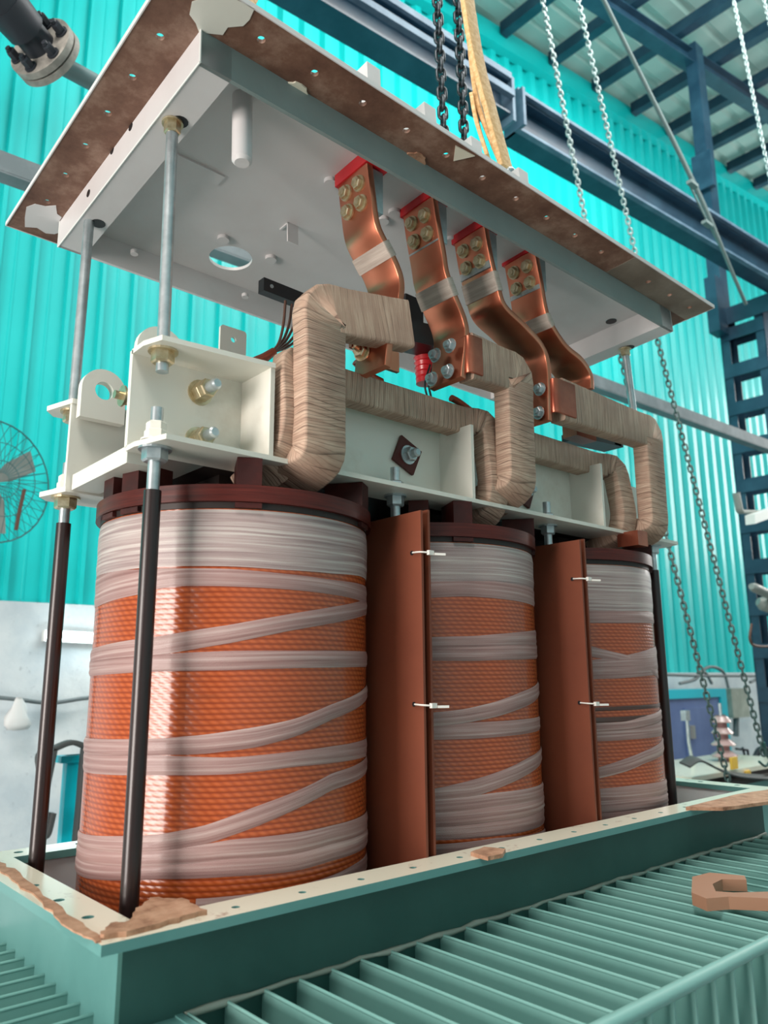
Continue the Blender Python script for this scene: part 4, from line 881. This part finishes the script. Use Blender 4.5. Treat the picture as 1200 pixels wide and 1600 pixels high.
# ================================================================== TAPED BUSBARS
YU = .962
def U(u, v, y=YU): return pl(u, v, y=y)
def bus(pts, w, t, label, wdir=(0, 1, 0), r=.03, name='taped_busbar', wob=.006, w2=None):
    path = densify(fillet(pts, r, 3), .012); tsc = None
    if w2:
        c_ = np.array(pts[-2]); e_ = np.array(pts[-1]); L_ = np.linalg.norm(e_-c_); tsc = [1+(w2/w-1)*max(0., min(1., 1-np.linalg.norm(q-e_)/(L_*1.1)))+.10*math.exp(-(np.linalg.norm(q-c_)/.035)**2) for q in path]
    tt = thing(name, path[0], label, 'busbar')
    m = MB(); m.bar(path, wdir, t, w, .12, wob=wob, tscale=tsc); m.build('crepe_wrap', 'crepe', tt); return tt, path
# bus 1: leg up and arm to the right; section: width w in the XZ plane, thickness t along Y
c1 = (U(508, 500)); 
def legbus(corner, bottom, armend, w, t, label, inner=None):
    ptsx = [np.array(bottom)+[-.012, .10, -.035], np.array(bottom), np.array(corner), np.array(armend)]
    return bus(ptsx, w, t, label, r=.016, w2= {.0820: .090, .0821: .098, .078: .098}[w])
cA = pl(498, 488, y=.975); bA = pl(495, 715, y=.975); eA = pl(630, 511, y=.975)
b1, pth = legbus((cA[0], .972, cA[2]), (cA[0]+.002, .972, bA[2]), (eA[0], .972, eA[2]), .082, .040, 'left taped busbar bent like a hook above the nearest winding')
m = MB(); e = pth[-1]; m.obox((e[0]-.05, 1.012, e[2]-.025), (.045, 0, 0), (0, .004, 0), (0, 0, .03)); m.build('copper_tongue', 'copperdark', b1)
cB = pl(800, 588, y=.975); bB = pl(790, 755, y=.975); eB = pl(738, 560, y=.975)
eB[2] = cB[2]
b2, pth = legbus((cB[0], .972, cB[2]), (cB[0]-.004, .972, bB[2]), (eB[0]-.022, .972, eB[2]+.0), .0821, .040, 'middle taped busbar bent down onto the middle winding')
xs2 = pl(727, 560, y=YA)[0]
m = MB(); z0 = cB[2]; P = fillet([(eB[0]-.0, .951, z0), (xs2+.004, .951, z0), (xs2+.004, 1.035, z0-.005)], .012, 5); m.bar(densify(P, .006), (0, 0, 1), .078, .007, .2); m.build('copper_end', 'copperdark', b2)
cC = pl(1004, 680, y=.985); bC = pl(1002, 822, y=.985); eC = pl(880, 638, y=.975)
b3, pth = legbus((cC[0], .972, cC[2]), (cC[0]-.004, .972, bC[2]), (eC[0]-.026, .972, cC[2]+.0), .078, .040, 'right taped busbar with long arm and drooping end at the farthest winding')
xs3 = pl(862, 630, y=YA)[0]
m = MB(); P = fillet([(eC[0]+.01, .951, cC[2]), (xs3+.004, .951, cC[2]), (xs3+.004, 1.035, cC[2]-.005)], .012, 5); m.bar(densify(P, .006), (0, 0, 1), .078, .007, .2); m.build('copper_end', 'copperdark', b3)
# link bars along X at the clamp top
def link(x_in, x_out, ztop, label, yb=1.045, zb=.30, h=.058):
    z = ztop-h/2
    pts = [(x_out-.012, 1.09, zb), (x_out, 1.02, zb+.03), (x_out, 1.005, zb+.08), (x_out-.004, 1.02, z), (x_out-.05, yb, z), (x_in, yb, z)]
    return bus(pts, h, .040, label, r=.045)
zL = pl(640, 608, y=1.045)[2]-.009
xo1 = pl(452, 640, y=1.0)[0]
P = [(xo1-.03, 1.09, .31), (xo1, 1.02, .335), (xo1+.006, 1.0, .40), (xo1+.004, 1.01, zL-.03), (xo1+.03, 1.035, zL-.03), (xo1+.09, 1.06, zL-.03)]
xo2 = pl(775, 740, y=1.0)[0]; xo3 = pl(975, 760, y=1.0)[0]
bus(P, .050, .036, 'slim taped lead left of the hook shaped busbar', r=.035)
link(cA[0]-.03, xo2, zL, 'taped link bar from the hook shaped busbar to the middle one')
link(cB[0]-.03, xo3, zL-.008, 'taped link bar from the middle busbar to the farthest one')
m = MB(); m.box(xo3-.03, .955, .30, xo3+.012, 1.01, .335); tag(m.build('lead_block', 'copperdark'), 'small brown copper block under the right taped busbar', 'block')
# ================================================================== switch, wires behind
def pxbox(u0, v0, u1, v1, y, d, name, mt, lab, cat):
    m = MB(); bxf(m, u0, v0, u1, v1, y, d); return tag(m.build(name, mt), lab, cat)
m = MB(); a = pl(408, 446, y=1.22); b = pl(500, 482, y=1.22); m.obox((a+b)/2, (b-a)/2, (0, .01, 0), (0, 0, .014)); ob = m.build('insulating_bar', 'black'); tag(ob, 'black insulating bar sticking out left behind the hook shaped busbar', 'bar')
m = MB(); q = a+[.018, -.0105, 0]; m.tube(q, q-np.array([0, .001, 0]), .004, 10); m.build('screw', 'zinc', ob)
sw = thing('tap_switch', pl(655, 540, y=1.15), 'black switch block with red ribbed insulator between second strap and hook busbar', 'switch')
m = MB(); bxf(m, 634, 458, 662, 520, 1.16, .03); m.build('upright_bar', 'black', sw)
m = MB(); a = pl(615, 520, y=1.12); b = pl(676, 535, y=1.12); m.obox((a+b)/2, (b-a)/2, (0, .03, 0), (0, 0, .024)); m.build('block', 'black', sw)
m = MB(); c = pl(664, 552, y=1.15)
for k in range(6): m.tube(c-[0, 0, .012*k], c-[0, 0, .012*k+.008], .026-.001*k, 18, .021); m.tube(c-[0, 0, .012*k+.008], c-[0, 0, .012*k+.012], .021, 18, .026-.001*k)
m.build('ribbed_insulator', 'red', sw)
wg = thing('wire_bundle', pl(410, 562, y=1.2), 'bundle of thin brown wires fanning out of a copper sleeve left of the hook busbar', 'wires')
m = MB(); m.path([pl(372, 600, y=1.2), pl(392, 568, y=1.2), pl(412, 560, y=1.2), pl(428, 549, y=1.2)], [.010, .010, .010, .008], 10); m.build('copper_sleeve', 'copperdark', wg)
for k, (p1, p2, e) in enumerate((((436, 535), (443, 505), (446, 470)), ((442, 532), (452, 505), (456, 475)), ((444, 536), (458, 512), (470, 490)), ((446, 540), (464, 520), (480, 500)), ((448, 543), (468, 528), (485, 515)))):
    m = MB(); m.path(smooth([pl(424, 551, y=1.2), pl(*p1, y=1.2+.004*k), pl(*p2, y=1.2+.006*k), pl(*e, y=1.2)]), .0028, 6); m.build('wire', 'wire', wg)
for pts, mt, lab, nm in (([(672, 570), (664, 600), (668, 622)], 'black', 'thin black wire hanging beside the lower plate of the second strap', 'wire'), ([(678, 566), (670, 598), (674, 622)], 'black', 'second thin black wire hanging beside the red ribbed insulator', 'wire'),
    ([(555, 565), (575, 585), (596, 597)], 'copperdark', 'brown lead end under the arm of the hook shaped busbar', 'lead'), ([(705, 622), (716, 628), (735, 642)], 'copperdark', 'brown forked lead end below the second copper strap', 'lead')):
    m = MB(); m.path(smooth([pl(u, v, y=1.12) for u, v in pts]), .0022 if nm == 'wire' else .008, 8); tag(m.build(nm, mt), lab, nm)
m = MB(); p = pl(600, 560, y=1.03); m.obox(p, (.035, 0, 0), (0, .004, 0), (0, 0, .020)); cl = m.build('copper_lug', 'copper'); tag(cl, 'small copper lug with a brass bolt under the hook busbar arm', 'lug')
m = MB(); q = pl(566, 551, y=1.02); m.tube(q, q+[-.03, -.012, .002], .006, 12); m.hexnut(q, (-1, -.3, 0), .013, .012); m.build('bolt', 'brass', cl)
m = MB(); a = pl(893, 682, y=1.10); b = pl(955, 696, y=1.10); m.obox((a+b)/2, (b-a)/2, (0, .03, 0), (0, 0, .010)); m.obox(b-[.01, 0, -.01], (.02, 0, 0), (0, .03, 0), (0, 0, .02)); tag(m.build('insulating_bar', 'black'), 'black insulating bar under the arm of the right taped busbar', 'bar')
m = MB(); m.obox(pl(905, 672, y=1.04), (.04, 0, 0), (0, .02, 0), (0, 0, .025)); tag(m.build('copper_block', 'copperdark'), 'dark copper block under the start of the right busbar arm', 'block')
# ================================================================== CHAINS AND SLING
def linkmesh(pitch, wid, r):
    P = []; hl = pitch/2+r-.0*r; R_ = wid/2-r
    s_ = max(hl-R_, .001)
    for k in range(9): a = -PI/2+PI*k/8+PI/2; P.append((R_*math.cos(a), 0, s_+R_*math.sin(a)))
    for k in range(9): a = PI+PI*k/8; P.append((R_*math.cos(a), 0, -s_+R_*math.sin(a)))
    m = MB(); m.path(P, r, 8, True); me = bpy.data.meshes.new('chain_link')
    me.from_pydata(m.v, [], m.f); me.polygons.foreach_set('use_smooth', [True]*len(m.f)); return me
def chain(a, b, pitch, wid, r, mt, label, group=None, sag=0.):
    a = np.array(a, float); b = np.array(b, float); L = np.linalg.norm(b-a); n = int(L/pitch); me = linkmesh(pitch, wid, r); me.materials.append(M[mt])
    t = thing('chain', b, label, 'chain', group)
    for k in range(n+1):
        s_ = min(1, k*pitch/L); p = a+(b-a)*s_; d = Vector((b-a)/L); q = d.to_track_quat('Z', 'Y')
        R_ = q.to_matrix()@Matrix.Rotation((PI/2 if k % 2 else 0)+.5, 3, 'Z')
        o = bpy.data.objects.new('chain_link', me); C.objects.link(o); o.parent = t
        o.matrix_basis = Matrix.Translation(Vector(p-b))@R_.to_4x4()
    return t
yc = 1.30
chain(pl(681, -40, y=yc), pl(694, 222, y=yc), .0300, .033, .0052, 'chain', 'thick black lifting chain, left of the two strands beside the yellow sling')
chain(pl(713, -40, y=yc), pl(726, 232, y=yc), .0300, .033, .0052, 'chain', 'thick black lifting chain touching the yellow sling, right of the two strands')
def c2(p1, p2, ya, yb, pitch, mt, lab): chain(pl(*p1, y=ya), pl(*p2, y=yb), pitch, pitch*1.0, pitch*.15, mt, lab)
ya, yb = 2.25, 1.75
c2((836, -60), (928, 415), 2.15, 2.0, .030, 'chainlight', 'thin bright chain falling behind the lid, nearer to the yellow sling')
c2((960, 520), (1140, 1228), 2.0, 1.75, .030, 'chaindark', 'dark hanging chain ending beside the pink insulator')
c2((890, -60), (1000, 430), 2.15, 2.0, .030, 'chainlight', 'thin bright chain falling behind the lid, second from the yellow sling')
c2((1014, 480), (1195, 1185), 2.0, 1.75, .030, 'chaindark', 'dark hanging chain passing in front of the beige junction box')
c2((1138, -40), (1207, 300), 2.1, 2.05, .030, 'chainlight', 'thin bright chain at the top right in front of the roof')
c2((1184, -40), (1215, 90), 2.1, 2.05, .030, 'chainlight', 'short piece of bright chain in the top right corner')
m = MB(); m.tube(pl(1192, 1160, y=1.75), pl(1196, 1178, y=1.75), .011, 12); m.path(smooth([pl(1196, 1178, y=1.75), pl(1203, 1188, y=1.75), pl(1196, 1197, y=1.75), pl(1186, 1190, y=1.75)]), .006, 8); tag(m.build('chain_hook', 'tealdark'), 'teal chain hook block at the lower end of the right hanging chain', 'hook')
# yellow sling
sl = thing('webbing_sling', pl(795, 262, y=1.08), 'wide yellow webbing sling attached to the lid beside the thick chains', 'sling')
def ribbon(pts, wd, t): 
    m = MB(); m.bar(smooth(pts, 8), wd, t[0], t[1], .2, wob=.03); return m
s1 = [pl(790, 262, y=1.08), pl(768, 180, y=1.09), pl(745, 90, y=1.10), pl(730, 0, y=1.11), pl(722, -60, y=1.12)]
ribbon(s1, (1, .1, .15), (.050, .014)).build('webbing', 'sling', sl)
s2 = [pl(780, 250, y=1.11), pl(752, 180, y=1.13), pl(742, 130, y=1.14), pl(735, 60, y=1.14), pl(728, -60, y=1.14)]
ribbon(s2, (.9, .5, .1), (.040, .012)).build('webbing', 'sling', sl)
s3 = [pl(762, 245, y=1.12), pl(745, 190, y=1.13), pl(738, 150, y=1.135)]
ribbon(s3, (.9, .5, .1), (.030, .010)).build('folded_end', 'sling', sl)
m = MB(); p = pl(800, 275, y=1.07); m.path([p+np.array([.016*math.cos(a), 0, .018*math.sin(a)]) for a in np.linspace(0, 2*PI, 16, False)], .006, 8, True); m.build('shackle', 'zinc', sl)
s1 = [pl(368, 22, y=1.0), pl(392, 2, y=1.02), pl(408, -30, y=1.04)]
tag(ribbon(s1, (1, .2, .1), (.018, .006)).build('webbing_sling', 'sling'), 'tip of a yellow sling above the left part of the lid', 'sling')
for o in bpy.data.objects:
    for k in ('_o', '_k'):
        if k in o: del o[k]
